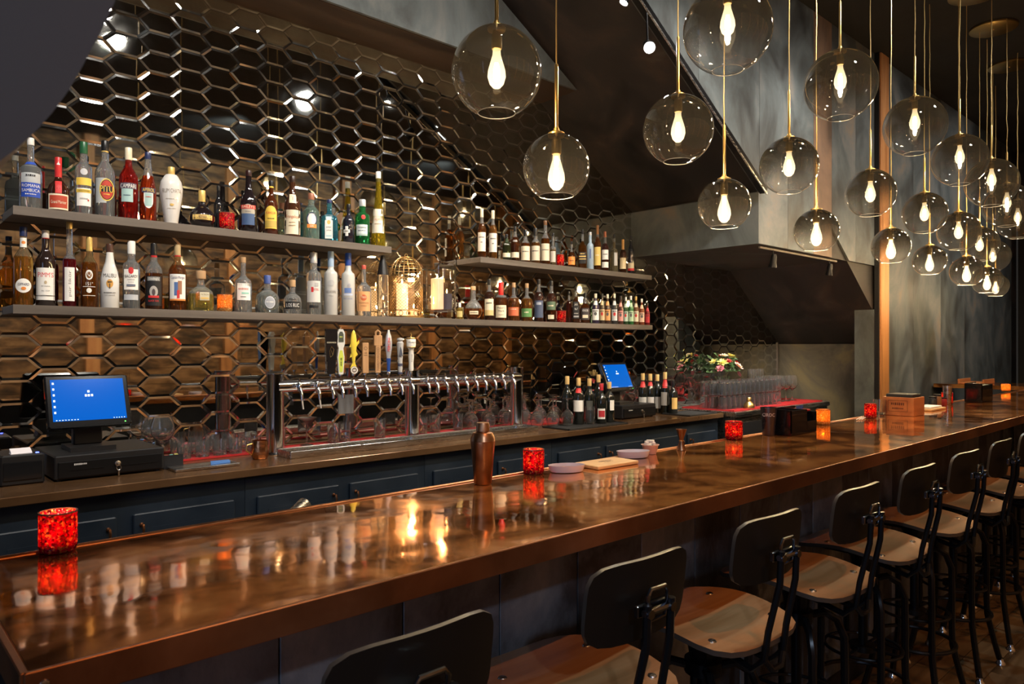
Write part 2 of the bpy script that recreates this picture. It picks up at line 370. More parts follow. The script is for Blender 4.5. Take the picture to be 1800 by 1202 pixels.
# soffit above the mirror, stair underside, beam, niche and end wall
sf = struct(MB().prism([(-2.6, H + 1.797), (3.829, H + 1.797), (2.2, ZC), (-2.6, ZC)], 3.45, WALL, 'y').build('soffit', brown_board, smooth=False))
MB().prism([(-2.6, H + 1.80), (3.82, H + 1.80), (2.2, ZC), (-2.6, ZC)], 3.43, 3.45, 'y').build('fascia', plaster, sf, smooth=False)
mass = struct(MB().prism([(X0, ZC), (XB, S1(XB)), (XB, ZB), (XS, ZB), (XP, ZS), (XP, 0), (XE, 0), (XE, ZC)], 2.66, WALL + .02, 'y').build('wall_stair', dark_soffit, smooth=False))
MB().box(XB - .012, XB, 2.64, WALL, ZB + .0, S1(XB) - .01).build('beam_face', plaster, mass, smooth=False)
def clip(poly, a, b, c):
    """keep the part of poly where a*x + b*z <= c"""
    out = []
    for i in range(len(poly)):
        p, q = poly[i], poly[(i + 1) % len(poly)]; dp, dq = a * p[0] + b * p[1] - c, a * q[0] + b * q[1] - c
        if dp <= 0: out.append(p)
        if dp * dq < 0: t = dp / (dp - dq); out.append((p[0] + t * (q[0] - p[0]), p[1] + t * (q[1] - p[1])))
    return out
edges = [2.45, 3.30, 4.12, XB, 5.35, 5.79, 6.13, 6.62, 7.045]
for i in range(len(edges) - 1):
    a, b = edges[i] + .002, edges[i + 1] - .002
    P = [(a, .0), (b, .0), (b, ZC - .002), (a, ZC - .002)]
    if b <= XB: P = clip(P, -.615, -1, -(H + 2.034 + .615 * 3.44))
    elif b <= XS: P = clip(P, 0, -1, -ZB)
    else: P = clip(clip(P, 0, -1, -ZB), -.727, -1, -(ZB + .727 * XS))
    if len(P) > 2: MB().prism(P, 2.64, 2.66, 'y').build('wall_panel', plaster_brown if i == 5 else plaster, mass, smooth=False)
# pillar beside the post, the orange post, end wall panels
struct(MB().box(7.03, 7.05, 2.64, 2.815, 0, ZB - .727 * (7.04 - XS)).build('wall_pier', plaster, smooth=False))
struct(MB().box(7.05, XP, 2.655, 2.815, 0, ZS + .28).build('wall_pier', plaster, smooth=False))
struct(MB().box(XP - .02, XP, 2.815, WALL, 0, ZS).build('wall_niche', plaster_gold, smooth=False))
po = struct(MB().bbox(7.06, 7.25, 2.585, 2.64, 0, ZC, .004).build('trim_3', post_m, smooth=False))
MB().box(7.04, 7.06, 2.60, 2.64, 0, ZC).build('side_strip', black, po, smooth=False)
we = [7.262, 8.05, 8.9, 9.75, 10.7, 11.85]
for i in range(5):
    MB().box(we[i] + .002, we[i + 1] - .002, 2.64, 2.66, 0, ZC - .002).build('wall_panel', plaster, mass, smooth=False)

# ---------------------------------------------------------------- the shelves
def shelf(x0, x1, z, name, label):
    t = thing(name, label, 'shelf', ((x0 + x1) / 2, 3.795, z))
    L = x1 - x0; n = max(1, round(L / 2.2))
    MB().bbox(-L / 2, L / 2, -.245, -.005, -.034, 0, .002).build('board', shelf_m, t, smooth=False)
    MB().bbox(-L / 2, L / 2, -.249, -.245, -.036, .001, .001).build('nosing', shelf_m, t, smooth=False)
    return t
ZL, ZU = H + .168, H + .5715
shelf(.529, 2.352, ZU, 'shelf', 'grey wooden upper shelf on the left, carrying the red and blue liqueur bottles')
shelf(3.026, 4.851, ZU, 'shelf', 'shorter grey wooden upper shelf on the right, carrying whisky bottles')
shelf(.529, 4.862, ZL, 'shelf', 'long grey wooden lower shelf running the whole mirror wall')

# ---------------------------------------------------------------- back counter and the navy cabinets below it
ZK = .93
t = thing('back_counter', 'long bronze-brown back counter top along the mirror wall', 'counter', (2.4, 3.4, ZK))
MB().bbox(-4.0, 2.828, -.282, .38, -.035, 0, .003).build('worktop', counter_m, t, smooth=False)
bx = [-1.6 + i * .975 for i in range(8)]
LB = ['navy panelled cabinet at the left end under the printer', 'navy panelled cabinet under the left cash drawer', 'navy panelled cabinet below the first beer column',
      'navy panelled cabinet below the left half of the drip tray', 'navy panelled cabinet below the right half of the drip tray', 'navy panelled cabinet behind the oval ramekins', 'navy panelled cabinet at the right end below the second cash drawer']
knob_m = M('copper_knob', (.45, .20, .09), .3, 1.0)
for i in range(7):
    x0, x1 = bx[i], min(bx[i + 1], 5.2)
    t = thing('bar_cabinet', LB[i], 'cabinet', ((x0 + x1) / 2, 3.4, 0), group='navy cabinets under the back counter')
    L = (x1 - x0) / 2 - .001
    MB().box(-L, L, -.245, .36, .08, .893).build('body', navy, t, smooth=False)
    MB().box(-L, L, -.20, .36, 0, .08).build('plinth', black, t, smooth=False)
    for s, (a, b) in enumerate(((-L + .05, -.03), (.03, L - .05))):
        d = MB().bbox(a, b, -.262, -.245, .13, .80, .004).box(a + .05, b - .05, -.2635, -.262, .19, .74).build('door', navy, t, smooth=False)
        hx = b - .03 if s == 0 else a + .03
        MB().tube([(hx, -.262, .755), (hx, -.285, .757), (hx, -.290, .74), (hx, -.282, .715)], .005, 8).lathe([(0, 0), (.009, 0), (.007, .006), (0, .007)], 10, T=Matrix.Translation((hx, -.262, .755)) @ Matrix.Rotation(math.pi / 2, 4, 'X')).build('handle', knob_m, d)

# ---------------------------------------------------------------- the copper bar
ZT = H - .40; BX0, BX1, BY0, BY1 = .168, 12.0, 1.056, 1.662
bar = thing('bar', 'long dark bar with polished copper top and patinated front panels', 'bar', (4, 1.36, 0))
def L2(mb, name, mats, parent=bar, **k):
    o = mb.build(name, mats, parent, **k); return o
inv = Matrix.Translation((-4, -1.36, 0))
L2(MB().bbox(BX0 + .006, BX1, BY0 + .004, BY1 - .012, ZT - .04, ZT - .0002, .002, T=inv).prism([(8.6, BY1 - .01), (9.3, BY1 - .01), (9.3, 2.62), (8.6, 2.62)], ZT - .04, ZT, 'z', T=inv), 'copper_top', copper_top, smooth=False)
L2(MB().bbox(BX0, BX1, BY0 - .004, BY0 + .004, ZT - .045, ZT + .0006, .0015, T=inv).bbox(BX0 - .004, BX0 + .006, BY0, BY1, ZT - .045, ZT + .0006, .0015, T=inv), 'front_edge', copper_edge, smooth=False)
L2(MB().tube([(BX0, BY1 - .006, ZT - .004), (BX1, BY1 - .006, ZT - .004)], .009, 10, T=inv), 'back_rail', copper_edge)
for x in (BX0 + .012,):
    L2(MB().lathe([(.0, 0), (.006, 0), (.005, .002), (0, .003)], 12, T=inv @ Matrix.Translation((x + .01, BY0 - .004, ZT - .018)) @ Matrix.Rotation(math.pi / 2, 4, 'X')), 'screw', steel)
L2(MB().box(BX0 + .05, BX1, 1.33, BY1 - .05, .0, ZT - .045, T=inv), 'carcass', black, smooth=False)
k = 0; x = .615 - .28
while x < 11.8:
    if k < 40: L2(MB().bbox(x + .0015, x + .2785, 1.305, 1.33, .10, ZT - .047, .0015, T=inv), 'front_panel', bar_panel_m, smooth=False)
    x += .28; k += 1
L2(MB().box(BX0 + .05, BX1, 1.318, 1.33, 0, .10, T=inv), 'kick_plate', black, smooth=False)
hm = None
for i in range(15):                                     # double coat hooks under the overhang
    X = .633 + .5635 * i
    X = .633 + .5635 * i; t = MB().bbox(-.014, .014, -.006, 0, -.03, .03, .002).build('coat_hook', black_metal, bar, loc=(X - 4, 1.305 - 1.36, ZT - .085), smooth=False)
    if hm is None:
        b1 = MB().tube([(.006, -.006, 0), (.012, -.02, -.012), (.025, -.035, -.018), (.036, -.042, -.006), (.036, -.042, .012)], [.004, .004, .004, .004, .006], 8).build('hook', M('hook_bronze', (.10, .055, .035), .3, 1), t)
        b2 = MB().tube([(-.006, -.006, 0), (-.012, -.02, -.012), (-.025, -.035, -.018), (-.036, -.042, -.006), (-.036, -.042, .012)], [.004, .004, .004, .004, .006], 8).build('hook', M('hook_bronze'), t)
        hm = (b1.data, b2.data)
    else:
        for nm, me in zip(('hook', 'hook'), hm): link(nm, me, t)

# ---------------------------------------------------------------- bottles
CLR = (.93, .96, .96); WHT = (.80, .78, .73); BLK = (.012, .012, .013); CRM = (.75, .66, .48); GLD = (.70, .48, .15)
RED = (.55, .03, .03); NVY = (.02, .03, .09); GRN = (.05, .25, .08); ORG = (.75, .25, .05); YEL = (.80, .55, .08); COR = (.50, .32, .17)
TEA = (.35, .52, .50); SLV = (.55, .55, .56)
def paint(c):
    n = 'ink_%02x%02x%02x' % tuple(int(max(0, min(1, v)) * 255) for v in c); return M(n, c, .55)
def capm(c): return M('cap_%02x%02x%02x' % tuple(int(v * 255) for v in c), c, .28, .35 if c in (GLD, SLV) else 0)
SHAPES = {  # fractions of the height: (z, radius as a fraction of R); ends at the lip of the neck
    'std': [(0, .90), (.012, 1), (.56, 1), (.62, .93), (.68, .66), (.73, .42), (.78, .36), (1, .34)],
    'wine': [(0, .92), (.012, 1), (.58, 1), (.65, .90), (.71, .62), (.76, .42), (.80, .38), (1, .36)],
    'hoch': [(0, .92), (.012, 1), (.46, 1), (.60, .78), (.72, .50), (.84, .38), (1, .34)],
    'vodka': [(0, .92), (.012, 1), (.62, 1), (.67, .92), (.70, .60), (.73, .44), (1, .42)],
    'tall': [(0, .92), (.01, 1), (.54, 1), (.57, .92), (.60, .55), (.63, .46), (1, .44)],
    'squat': [(0, .90), (.02, 1), (.36, 1), (.48, .92), (.56, .62), (.62, .33), (.70, .27), (1, .25)],
    'round': [(0, .45), (.02, .62), (.10, .86), (.24, 1), (.38, .95), (.50, .68), (.58, .36), (.64, .27), (1, .25)],
    'bell': [(0, .95), (.02, 1), (.28, 1), (.42, .93), (.50, .78), (.56, .48), (.62, .30), (1, .24)],
    'vase': [(0, .50), (.03, .58), (.25, .74), (.50, .96), (.62, 1), (.74, .90), (.84, .60), (.90, .32), (1, .26)],
    'cone': [(0, .97), (.01, 1), (.12, .98), (.40, .80), (.60, .50), (.72, .40), (.85, .34), (1, .32)],
    'malt': [(0, .93), (.012, 1), (.52, .98), (.60, .88), (.66, .62), (.71, .40), (1, .36)],
    'baileys': [(0, .90), (.012, 1), (.48, .98), (.58, .80), (.66, .52), (.72, .38), (1, .33)],
    'waist': [(0, .92), (.015, 1), (.30, .93), (.48, 1), (.58, .90), (.66, .60), (.72, .38), (1, .34)],
    'jug': [(0, .90), (.02, 1), (.50, 1), (.58, .90), (.63, .50), (.68, .30), (1, .28)],
}
def R_at(pr, R, z):
    for (z0, r0), (z1, r1) in zip(pr, pr[1:]):
        if z0 <= z <= z1: return R * (r0 + (r1 - r0) * (z - z0) / max(1e-6, z1 - z0))
    return R * pr[-1][1]
def label_mesh(pr, R, Hh, n, items, t, ysc):
    """labels lie just proud of the glass; items: ('b',x0,x1,z0,z1,col) ('o',x,z,rx,rz,col) in R and H fractions; returns label, text builders"""
    lab = MB(); lm = []; txt = MB(); tm = []
    def mi(lst, c):
        if c not in lst: lst.append(c)
        return lst.index(c)
    def Y(x, z, e):
        r = R_at(pr, R, z / Hh); x = min(abs(x), r * .985)
        return -((r ** n - x ** n) ** (1 / n)) * ysc - e
    for k, it in enumerate(items):
        e = .0007 + .0005 * k
        if it[0] == 'b':
            x0, x1, z0, z1, col = it[1:]; nx, nz = 8, 4
            vs = []
            for j in range(nz + 1):
                for i in range(nx + 1):
                    z = (z0 + (z1 - z0) * j / nz) * Hh; r = R_at(pr, R, z / Hh)
                    x = max(-r * .985, min(r * .985, (x0 + (x1 - x0) * i / nx) * R)); vs.append((x, Y(x, z, e), z))
            fs = [(j * (nx + 1) + i, j * (nx + 1) + i + 1, (j + 1) * (nx + 1) + i + 1, (j + 1) * (nx + 1) + i) for j in range(nz) for i in range(nx)]
            lab.add(vs, fs, mi(lm, col))
        elif it[0] == 'o':
            cx, cz, rx, rz, col = it[1:]; N = 20
            vs = [(cx * R, Y(cx * R, cz * Hh, e), cz * Hh)]
            for rr in (.25, .5, .75, 1):
                for i in range(N):
                    a = 2 * math.pi * i / N; x = (cx + rx * rr * math.cos(a)) * R; z = (cz + rz * rr * math.sin(a)) * Hh
                    vs.append((x, Y(x, z, e), z))
            fs = [(0, 1 + i, 1 + (i + 1) % N) for i in range(N)] + [(1 + k_ * N + i, 1 + k_ * N + N + i, 1 + k_ * N + N + (i + 1) % N, 1 + k_ * N + (i + 1) % N) for k_ in range(3) for i in range(N)]
            lab.add(vs, fs, mi(lm, col))
        elif it[0] in 'tv':                      # horizontal / vertical writing: (string, x, z, width R, height H)
            s, cx, cz, wd, hh, col = it[1:]; vs, fs = text_geo(s)
            xs = [v.x for v in vs]; W = max(xs) - min(xs); wd *= R if it[0] == 't' else Hh; hh *= Hh if it[0] == 't' else R
            out = []
            for v in vs:
                a, b = v.x / W * wd, v.y * hh
                x, z = (a, b) if it[0] == 't' else (-b, a)
                x += cx * R; z += cz * Hh; r = R_at(pr, R, z / Hh); x = max(-r * .98, min(r * .98, x)); out.append((x, Y(x, z, e), z))
            txt.add(out, fs, mi(tm, col))
    return lab, lm, txt, tm
BC = [0]
def bottle(p, Hh, R, shape, label, glass=None, liq=None, fill=.5, cap=(.1, BLK), items=(), n=2, neck=None, ysc=1.0, group='bottles on the back bar shelves', rot=None, cat='bottle', opaque=None, rough=None, extra=None):
    t = thing('bottle', label, cat, p, face_cam(p, random.uniform(-.08, .08)) if rot is None else rot, group)
    pr = SHAPES[shape]; cz = Hh * (1 - cap[0])
    prof = [(0, .002)] + [(r * R, max(.0005, z * Hh)) for z, r in pr if z * Hh < cz] + [(R_at(pr, R, cz / Hh), cz + .001), (0, cz + .001)]
    if n == 2: prof[0] = (0, .004)
    BC[0] += 1
    if opaque: m = M('glassy_%02x%02x%02x%s' % (*(int(v * 255) for v in opaque), str(rough or '')), opaque, rough or .07, coat=.6, spec=.7)
    else:
        m = liquid_glass('bottle_glass_%d_%s' % (BC[0], label[:8]), glass or CLR, liq or CLR, fill * Hh if liq else 0)
    # smooth the profile a little
    pf = [prof[0]]
    for a, b in zip(prof[1:-1], prof[2:]):
        pf.append(a)
        if a[1] > .3 * Hh and b[0] > 0 and b[1] < cz: pf.append(((a[0] + b[0]) / 2, (a[1] + b[1]) / 2))
    pf.append(prof[-1])
    MB().lathe(pf, 24, n, ysc=ysc).build('glass_body', m, t, ang=60)
    rc = R_at(pr, R, .97) * (1.12 if neck is None else neck)
    cm = capm(cap[1]) if len(cap) < 3 or not isinstance(cap[2], str) else M('cork', (.42, .26, .13), .8)
    MB().lathe([(0, cz), (rc * .98, cz), (rc, cz + .002), (rc, Hh - .003), (rc * .92, Hh), (0, Hh)], 16).build('cap', cm, t)
    if len(cap) > 2 and not isinstance(cap[2], str):
        c2 = capm(cap[2]); MB().lathe([(R_at(pr, R, .9) * 1.06, cz - cap[3] * Hh), (R_at(pr, R, .9) * 1.09, cz - .001), (0, cz)], 16).build('neck_band', c2, t)
    if items:
        lab, lm, txt, tm = label_mesh(pr, R, Hh, n, items, t, ysc); lo = None
        if lab.f: lo = lab.build('label', [paint(c) for c in lm], t)
        if txt.f: txt.build('lettering', [paint(c) for c in tm], lo or t, smooth=False)
    return t
def on_shelf(px, top, c, zs):
    q = V(px, top, c); return Vector((q.x, c, zs)), q.z - zs
def SB(px, wpx, top, zs, shape, label, c=3.62, grp='liqueur bottles on the upper left shelf', **k):
    p, h = on_shelf(px, top, c, zs); R = width_at(p, wpx) / 2
    return bottle(p, h, R, shape, label, group=grp, **k)
U = ZU; G1 = 'liqueur bottles on the upper left shelf'
SB(54, 42, 243, U, 'jug', 'clear bottle with blue and grey label at the left end of the upper shelf', cap=(.10, WHT), items=[('b', -.8, .8, .16, .60, (.45, .47, .48)), ('b', -.8, .8, .16, .36, (.02, .07, .42)), ('b', -.55, .55, .62, .66, (.02, .07, .42)), ('t', 'ROMANA', 0, .315, 1.5, .045, WHT), ('t', 'SAMBUCA', 0, .25, 1.5, .045, WHT), ('t', '~LIQUORI', 0, .2, .9, .018, WHT), ('t', '~EXTRA', 0, .46, .8, .03, BLK)])
SB(102.5, 42, 277, U, 'bell', 'squat dark brown bottle with red wax neck and red label', opaque=(.03, .008, .004), cap=(.36, RED, 's')[:2], neck=1.3, items=[('b', -.28, .28, .33, .56, RED), ('b', -.82, .82, .04, .32, CRM), ('b', -.74, .74, .07, .29, (.42, .05, .02)), ('t', 'Grand Marnier', 0, .17, 1.3, .06, CRM), ('b', -.3, .3, .86, .92, WHT)])
SB(147, 31, 250, U, 'vodka', 'clear bottle with green cap, yellow band and white label', cap=(.16, (.02, .10, .04)), items=[('b', -.8, .8, .12, .36, WHT), ('b', -.85, .85, .40, .50, YEL), ('b', -.85, .85, .30, .345, YEL), ('o', 0, .58, .42, .045, SLV), ('t', 'GOLDENER', 0, .322, 1.3, .024, BLK), ('t', '~WILLIAMS', 0, .22, .9, .02, (.3, .3, .3)), ('o', .5, .2, .09, .012, RED)])
SB(184.5, 36, 248, U, 'std', 'clear bottle with black cap and round black and yellow emblem', cap=(.13, BLK, GLD, .02), items=[('b', -.85, .2, .18, .50, (.42, .44, .44)), ('o', .22, .35, .72, .145, YEL), ('o', .22, .35, .66, .132, BLK), ('o', .22, .35, .60, .122, (.45, .04, .02)), ('b', -.30, .74, .32, .40, BLK), ('t', 'PITU', .22, .355, 1.25, .085, YEL), ('t', '~DO BRASIL', .22, .29, .6, .018, YEL)])
SB(226, 34, 260, U, 'std', 'red aperitif bottle with cream cap and pale teal label', liq=(.75, .03, .02), fill=.80, glass=(.8, .1, .08), cap=(.17, CRM), items=[('b', -.7, .5, .24, .50, TEA), ('b', -.85, .85, .42, .50, (.07, .05, .08)), ('t', 'CAMPARI', 0, .455, 1.6, .06, WHT), ('t', '~MILANO', -.1, .33, .7, .018, NVY)])
SB(260, 30, 268, U, 'hoch', 'orange red aperitif bottle with navy cap and blue banner label', liq=(.80, .09, .02), fill=.66, cap=(.10, NVY), items=[('o', 0, .30, .55, .11, WHT), ('b', -.55, .55, .28, .42, WHT), ('b', -.42, .42, .22, .40, TEA), ('b', -.8, .8, .41, .48, NVY), ('t', 'APEROL', 0, .445, 1.4, .052, YEL), ('t', '~BARBIERI', 0, .35, .6, .02, RED)])
SB(301, 42, 294, U, 'vase', 'glossy white vase-shaped bottle with gold cap', opaque=(.72, .70, .66), cap=(.14, GLD), items=[('t', 'RUM CHATA', 0, .56, 1.55, .075, (.22, .18, .14)), ('t', '~HORCHATA CON RON', 0, .43, 1.0, .018, (.4, .35, .3)), ('o', 0, .33, .18, .02, GLD), ('t', '~CREAM LIQUEUR', 0, .27, .7, .016, (.4, .35, .3))])
SB(355, 46, 335, U, 'round', 'round black orb bottle with a gold belt and gold cap', opaque=(.012, .008, .009), cap=(.30, GLD), c=3.63, items=[('b', -.97, .97, .20, .33, GLD), ('b', -.3, .3, .21, .32, (.5, .33, .1)), ('t', 'ROYALE', 0, .265, .6, .06, BLK)])
SB(384, 17, 327, U, 'std', 'slim black bottle behind the red candle on the upper shelf', c=3.70, opaque=(.012, .012, .014), cap=(.1, BLK))
SB(437, 30, 300, U, 'baileys', 'near black cream liqueur bottle with oval red banner', opaque=(.014, .010, .009), cap=(.09, (.03, .01, .01)), items=[('o', 0, .33, .80, .12, (.42, .38, .30)), ('b', -.75, .75, .12, .30, (.05, .10, .22)), ('b', -.85, .85, .375, .435, RED), ('t', 'BAILEYS', 0, .405, 1.45, .045, CRM), ('t', 'ORIGINAL', 0, .33, .7, .02, NVY)])
SB(476.5, 24, 318, U, 'std', 'dark brown bottle with tall yellow arched label', opaque=(.06, .014, .004), cap=(.10, BLK, YEL, .03), items=[('b', -.85, .85, .12, .44, YEL), ('o', 0, .43, .78, .10, YEL), ('b', -.85, .85, .14, .26, (.55, .38, .08)), ('t', 'KAHLUA', 0, .40, 1.35, .05, RED), ('t', '~LICOR DE CAFE', 0, .30, 1.0, .022, BLK)])
SB(514, 30, 310, U, 'waist', 'dark brown monk shaped bottle with cream label and rope', opaque=(.05, .018, .008), cap=(.10, (.03, .015, .01)), items=[('b', -.9, .9, .05, .44, CRM), ('b', -.35, .45, .55, .70, CRM), ('t', 'T', .05, .625, .3, .08, (.35, .12, .05)), ('t', 'Frangelico', 0, .33, 1.45, .06, (.45, .12, .05)), ('t', '~LIQUORE', 0, .24, .7, .02, (.3, .2, .1)), ('t', '~ORIGINALE', 0, .19, .8, .018, (.3, .2, .1))])
MB().tube([(.7 * .026, -.022, .16), (.9 * .026, -.018, .12), (.95 * .026, -.016, .06), (1.05 * .026, -.012, .01)], .0018, 6).build('rope', paint(CRM), bpy.data.objects['bottle.%03d' % (BC[0] - 1)])
SB(547, 30, 340, U, 'std', 'pale green glass bottle with a round ship label', glass=(.72, .90, .82), liq=(.55, .80, .68), fill=.7, cap=(.14, (.30, .12, .07)), items=[('o', .05, .42, .62, .15, NVY), ('o', .05, .42, .50, .125, WHT), ('b', -.5, .6, .24, .32, ORG), ('t', 'PLYMOUTH', .05, .53, .7, .03, WHT), ('t', 'GIN', .05, .28, .4, .045, WHT)])
SB(579, 30, 351, U, 'jug', 'square sky blue gin bottle with tall white label', glass=(.18, .62, .80), liq=(.10, .52, .72), fill=.72, n=6, cap=(.09, NVY), items=[('b', -.45, .45, .06, .62, WHT), ('b', -.36, .36, .10, .58, (.45, .62, .68)), ('b', -.30, .30, .14, .54, WHT), ('o', 0, .44, .2, .05, GLD), ('t', 'BOMBAY', 0, .32, .55, .04, NVY), ('t', 'SAPPHIRE', 0, .25, .55, .03, NVY)])
SB(613, 20, 359, U, 'std', 'black bottle with a white diamond label turned aside', opaque=(.014, .013, .02), cap=(.1, BLK), c=3.64, items=[('b', -.9, .2, .28, .36, WHT), ('b', -.6, -.1, .20, .44, WHT), ('t', '~HENDRICKS', -.35, .32, .8, .03, BLK)])
SB(637, 26, 351, U, 'vodka', 'bright green gin bottle with white label and red seal', glass=(.06, .55, .16), liq=(.04, .48, .12), fill=.6, cap=(.15, SLV), items=[('b', -.75, .75, .20, .44, (.55, .62, .60)), ('b', -.75, .75, .20, .24, (.35, .45, .40)), ('o', .2, .60, .30, .05, RED), ('t', 'Tanqueray', 0, .38, 1.2, .04, NVY), ('t', '~LONDON DRY GIN', 0, .31, 1.0, .018, NVY)])
SB(665, 26, 302, U, 'cone', 'very tall tapering bottle of yellow liqueur at the shelf end', glass=(.85, .75, .2), liq=(.80, .60, .04), fill=.86, cap=(.09, WHT), items=[('b', -.8, .8, .18, .50, (.72, .64, .52)), ('t', 'GALLIANO', 0, .36, 1.2, .035, (.6, .25, .1)), ('t', "~L'AUTENTICO", 0, .30, .9, .016, (.3, .2, .1))])
L = ZL; G2 = 'spirit bottles on the lower shelf'
def LB_(px, wpx, top, shape, label, **k): return SB(px, wpx, top, L, shape, label, grp=G2, **k)
AMB = (.85, .36, .05)
LB_(41, 36, 399, 'std', 'orange liqueur bottle with oval white label at the lower shelf left end', liq=AMB, glass=(.95, .7, .4), fill=.62, cap=(.12, NVY), items=[('o', -.02, .25, .78, .09, WHT), ('b', -.33, .33, .74, .86, WHT), ('o', 0, .80, .2, .02, ORG), ('t', 'GIFFARD', 0, .265, 1.1, .035, NVY), ('o', 0, .215, .25, .02, ORG)])
LB_(80, 36, 405, 'std', 'dark bottle with big white label and red lettering, white cap', opaque=(.02, .012, .010), cap=(.10, (.55, .52, .48), RED, .01), items=[('b', -.88, .88, .08, .50, WHT), ('t', "PIMM'S", 0, .405, 1.5, .065, (.60, .04, .05)), ('o', 0, .31, .14, .022, (.5, .4, .25)), ('t', 'THE ORIGINAL', 0, .26, .9, .015, BLK), ('t', 'No 1 CUP', 0, .2, .8, .018, BLK), ('b', -.9, .9, .135, .142, BLK)])
LB_(122, 24, 389, 'tall', 'slim tall bottle of dark red liqueur with upright white label', liq=(.35, .01, .02), fill=.56, cap=(.09, GLD), items=[('b', -.72, .75, .07, .46, WHT), ('v', 'pür likör', .05, .27, .30, .42, (.15, .13, .12))])
LB_(157, 31, 417, 'std', 'amber rum bottle with gold cap and white printed number', liq=(.50, .16, .02), glass=(.8, .55, .25), fill=.64, cap=(.20, GLD), items=[('o', 0, .46, .42, .07, WHT), ('o', 0, .46, .30, .05, (.2, .08, .02)), ('t', '151°', 0, .33, .8, .05, WHT), ('b', -.7, .7, .29, .297, WHT), ('t', 'Q', 0, .475, .4, .07, WHT), ('o', 0, .24, .3, .035, WHT), ('b', -.7, .7, .165, .172, WHT)])
LB_(193, 34, 429, 'hoch', 'white coconut rum bottle with brown cap and palm emblem', opaque=(.70, .69, .66), cap=(.13, (.07, .03, .02)), items=[('t', 'MALIBU', 0, .50, 1.3, .065, BLK), ('o', 0, .38, .36, .065, (.55, .28, .06)), ('b', -.04, .04, .30, .38, BLK), ('b', -.22, .22, .395, .41, BLK), ('t', '~CARIBBEAN RUM', 0, .24, 1.2, .018, BLK), ('t', '~WITH COCONUT', 0, .205, 1.1, .016, (.3, .3, .3))])
LB_(231, 31, 424, 'vodka', 'clear rum bottle with white cap, red roundel and white label', cap=(.19, WHT), items=[('b', -.8, .8, .28, .58, WHT), ('b', -.8, .8, .13, .21, (.45, .47, .50)), ('o', 0, .56, .30, .05, RED), ('t', 'BACARDI', 0, .475, 1.4, .045, BLK), ('t', 'SUPERIOR', 0, .425, .8, .018, BLK), ('b', -.5, .5, .33, .36, (.15, .17, .22)), ('t', 'BLANCA', 0, .39, .6, .014, BLK)])
LB_(270.5, 31, 428, 'std', 'black labelled rum bottle with round picture and red band', liq=(.25, .08, .02), fill=.55, cap=(.18, BLK, RED, .03), items=[('b', -.88, .88, .06, .50, BLK), ('o', 0, .27, .48, .085, (.40, .38, .35)), ('o', .0, .26, .2, .05, (.08, .06, .06)), ('b', -.7, .7, .43, .49, (.25, .25, .24)), ('t', "Gosling's", 0, .46, 1.1, .035, WHT), ('b', -.6, .6, .175, .21, RED), ('t', 'BLACK SEAL', 0, .13, 1.2, .03, RED)])
LB_(312, 32, 429, 'std', 'amber spiced rum bottle with a white picture label', liq=(.45, .13, .02), glass=(.85, .5, .2), fill=.68, cap=(.17, (.45, .33, .17), RED, .02), items=[('b', -.85, .85, .15, .54, WHT), ('b', -.4, .1, .22, .42, (.08, .15, .35)), ('b', 0, .45, .24, .44, (.32, .15, .08)), ('b', -.1, .2, .18, .30, RED), ('t', 'Captain Morgan', 0, .49, 1.5, .045, (.1, .1, .2)), ('b', -.85, .85, .145, .17, ORG)])
LB_(353, 45, 476, 'squat', 'squat tequila bottle with round cork stopper and pale gold liquid', liq=(.78, .62, .16), glass=(.9, .92, .85), fill=.42, n=4, cap=(.20, COR, 'cork'), neck=1.6, items=[('b', -.12, .62, .26, .46, (.55, .50, .35)), ('t', 'PATRON', .25, .40, .6, .05, (.15, .12, .05)), ('b', -.05, .55, .29, .335, GLD)])
LB_(427.5, 31, 452, 'jug', 'clear tequila bottle with white label of coloured script', cap=(.10, (.25, .10, .05), 'cork'), items=[('b', -.62, .85, .22, .52, WHT), ('t', '~Casamigos', .1, .42, 1.1, .045, (.6, .25, .2)), ('b', -.1, .7, .33, .36, (.3, .6, .5)), ('t', '~BLANCO', .1, .28, .6, .02, BLK)])
LB_(470, 42, 484, 'squat', 'wide round shouldered clear bottle with blue neck and round label', liq=(.72, .80, .78), fill=.55, cap=(.22, (.06, .10, .30)), neck=1.2, items=[('o', .28, .28, .42, .16, (.50, .52, .56)), ('o', .28, .28, .36, .14, (.30, .32, .36)), ('t', '~DON JULIO', .28, .29, .6, .04, WHT)])
LB_(514, 32, 492, 'squat', 'small clear tequila bottle with black label and cork', cap=(.2, COR, 'cork'), neck=1.4, items=[('b', -.85, .85, .14, .36, BLK), ('t', 'LOS RUC', 0, .25, 1.4, .11, WHT), ('t', '~TEQUILA', 0, .43, .7, .05, BLK)])
LB_(551.5, 27, 444, 'vodka', 'clear vodka bottle with square white label and red logo', cap=(.17, SLV), n=2, items=[('b', -.85, .85, .20, .54, (.60, .58, .55)), ('b', -.35, -.05, .36, .44, RED), ('t', 'KETEL', .2, .40, .9, .035, RED), ('b', .1, .6, .45, .51, (.4, .4, .4)), ('b', -.6, .6, .11, .15, BLK)])
FRO = (.50, .50, .48)
LB_(581.5, 24, 442, 'vodka', 'tall frosted vodka bottle with blue tinted neck', opaque=FRO, rough=.4, cap=(.24, (.30, .42, .58)), items=[('t', 'BELVEDERE', 0, .36, 1.5, .04, (.18, .17, .16)), ('o', 0, .50, .5, .05, (.42, .42, .42)), ('t', 'VODKA', 0, .30, .7, .02, (.2, .2, .2))])
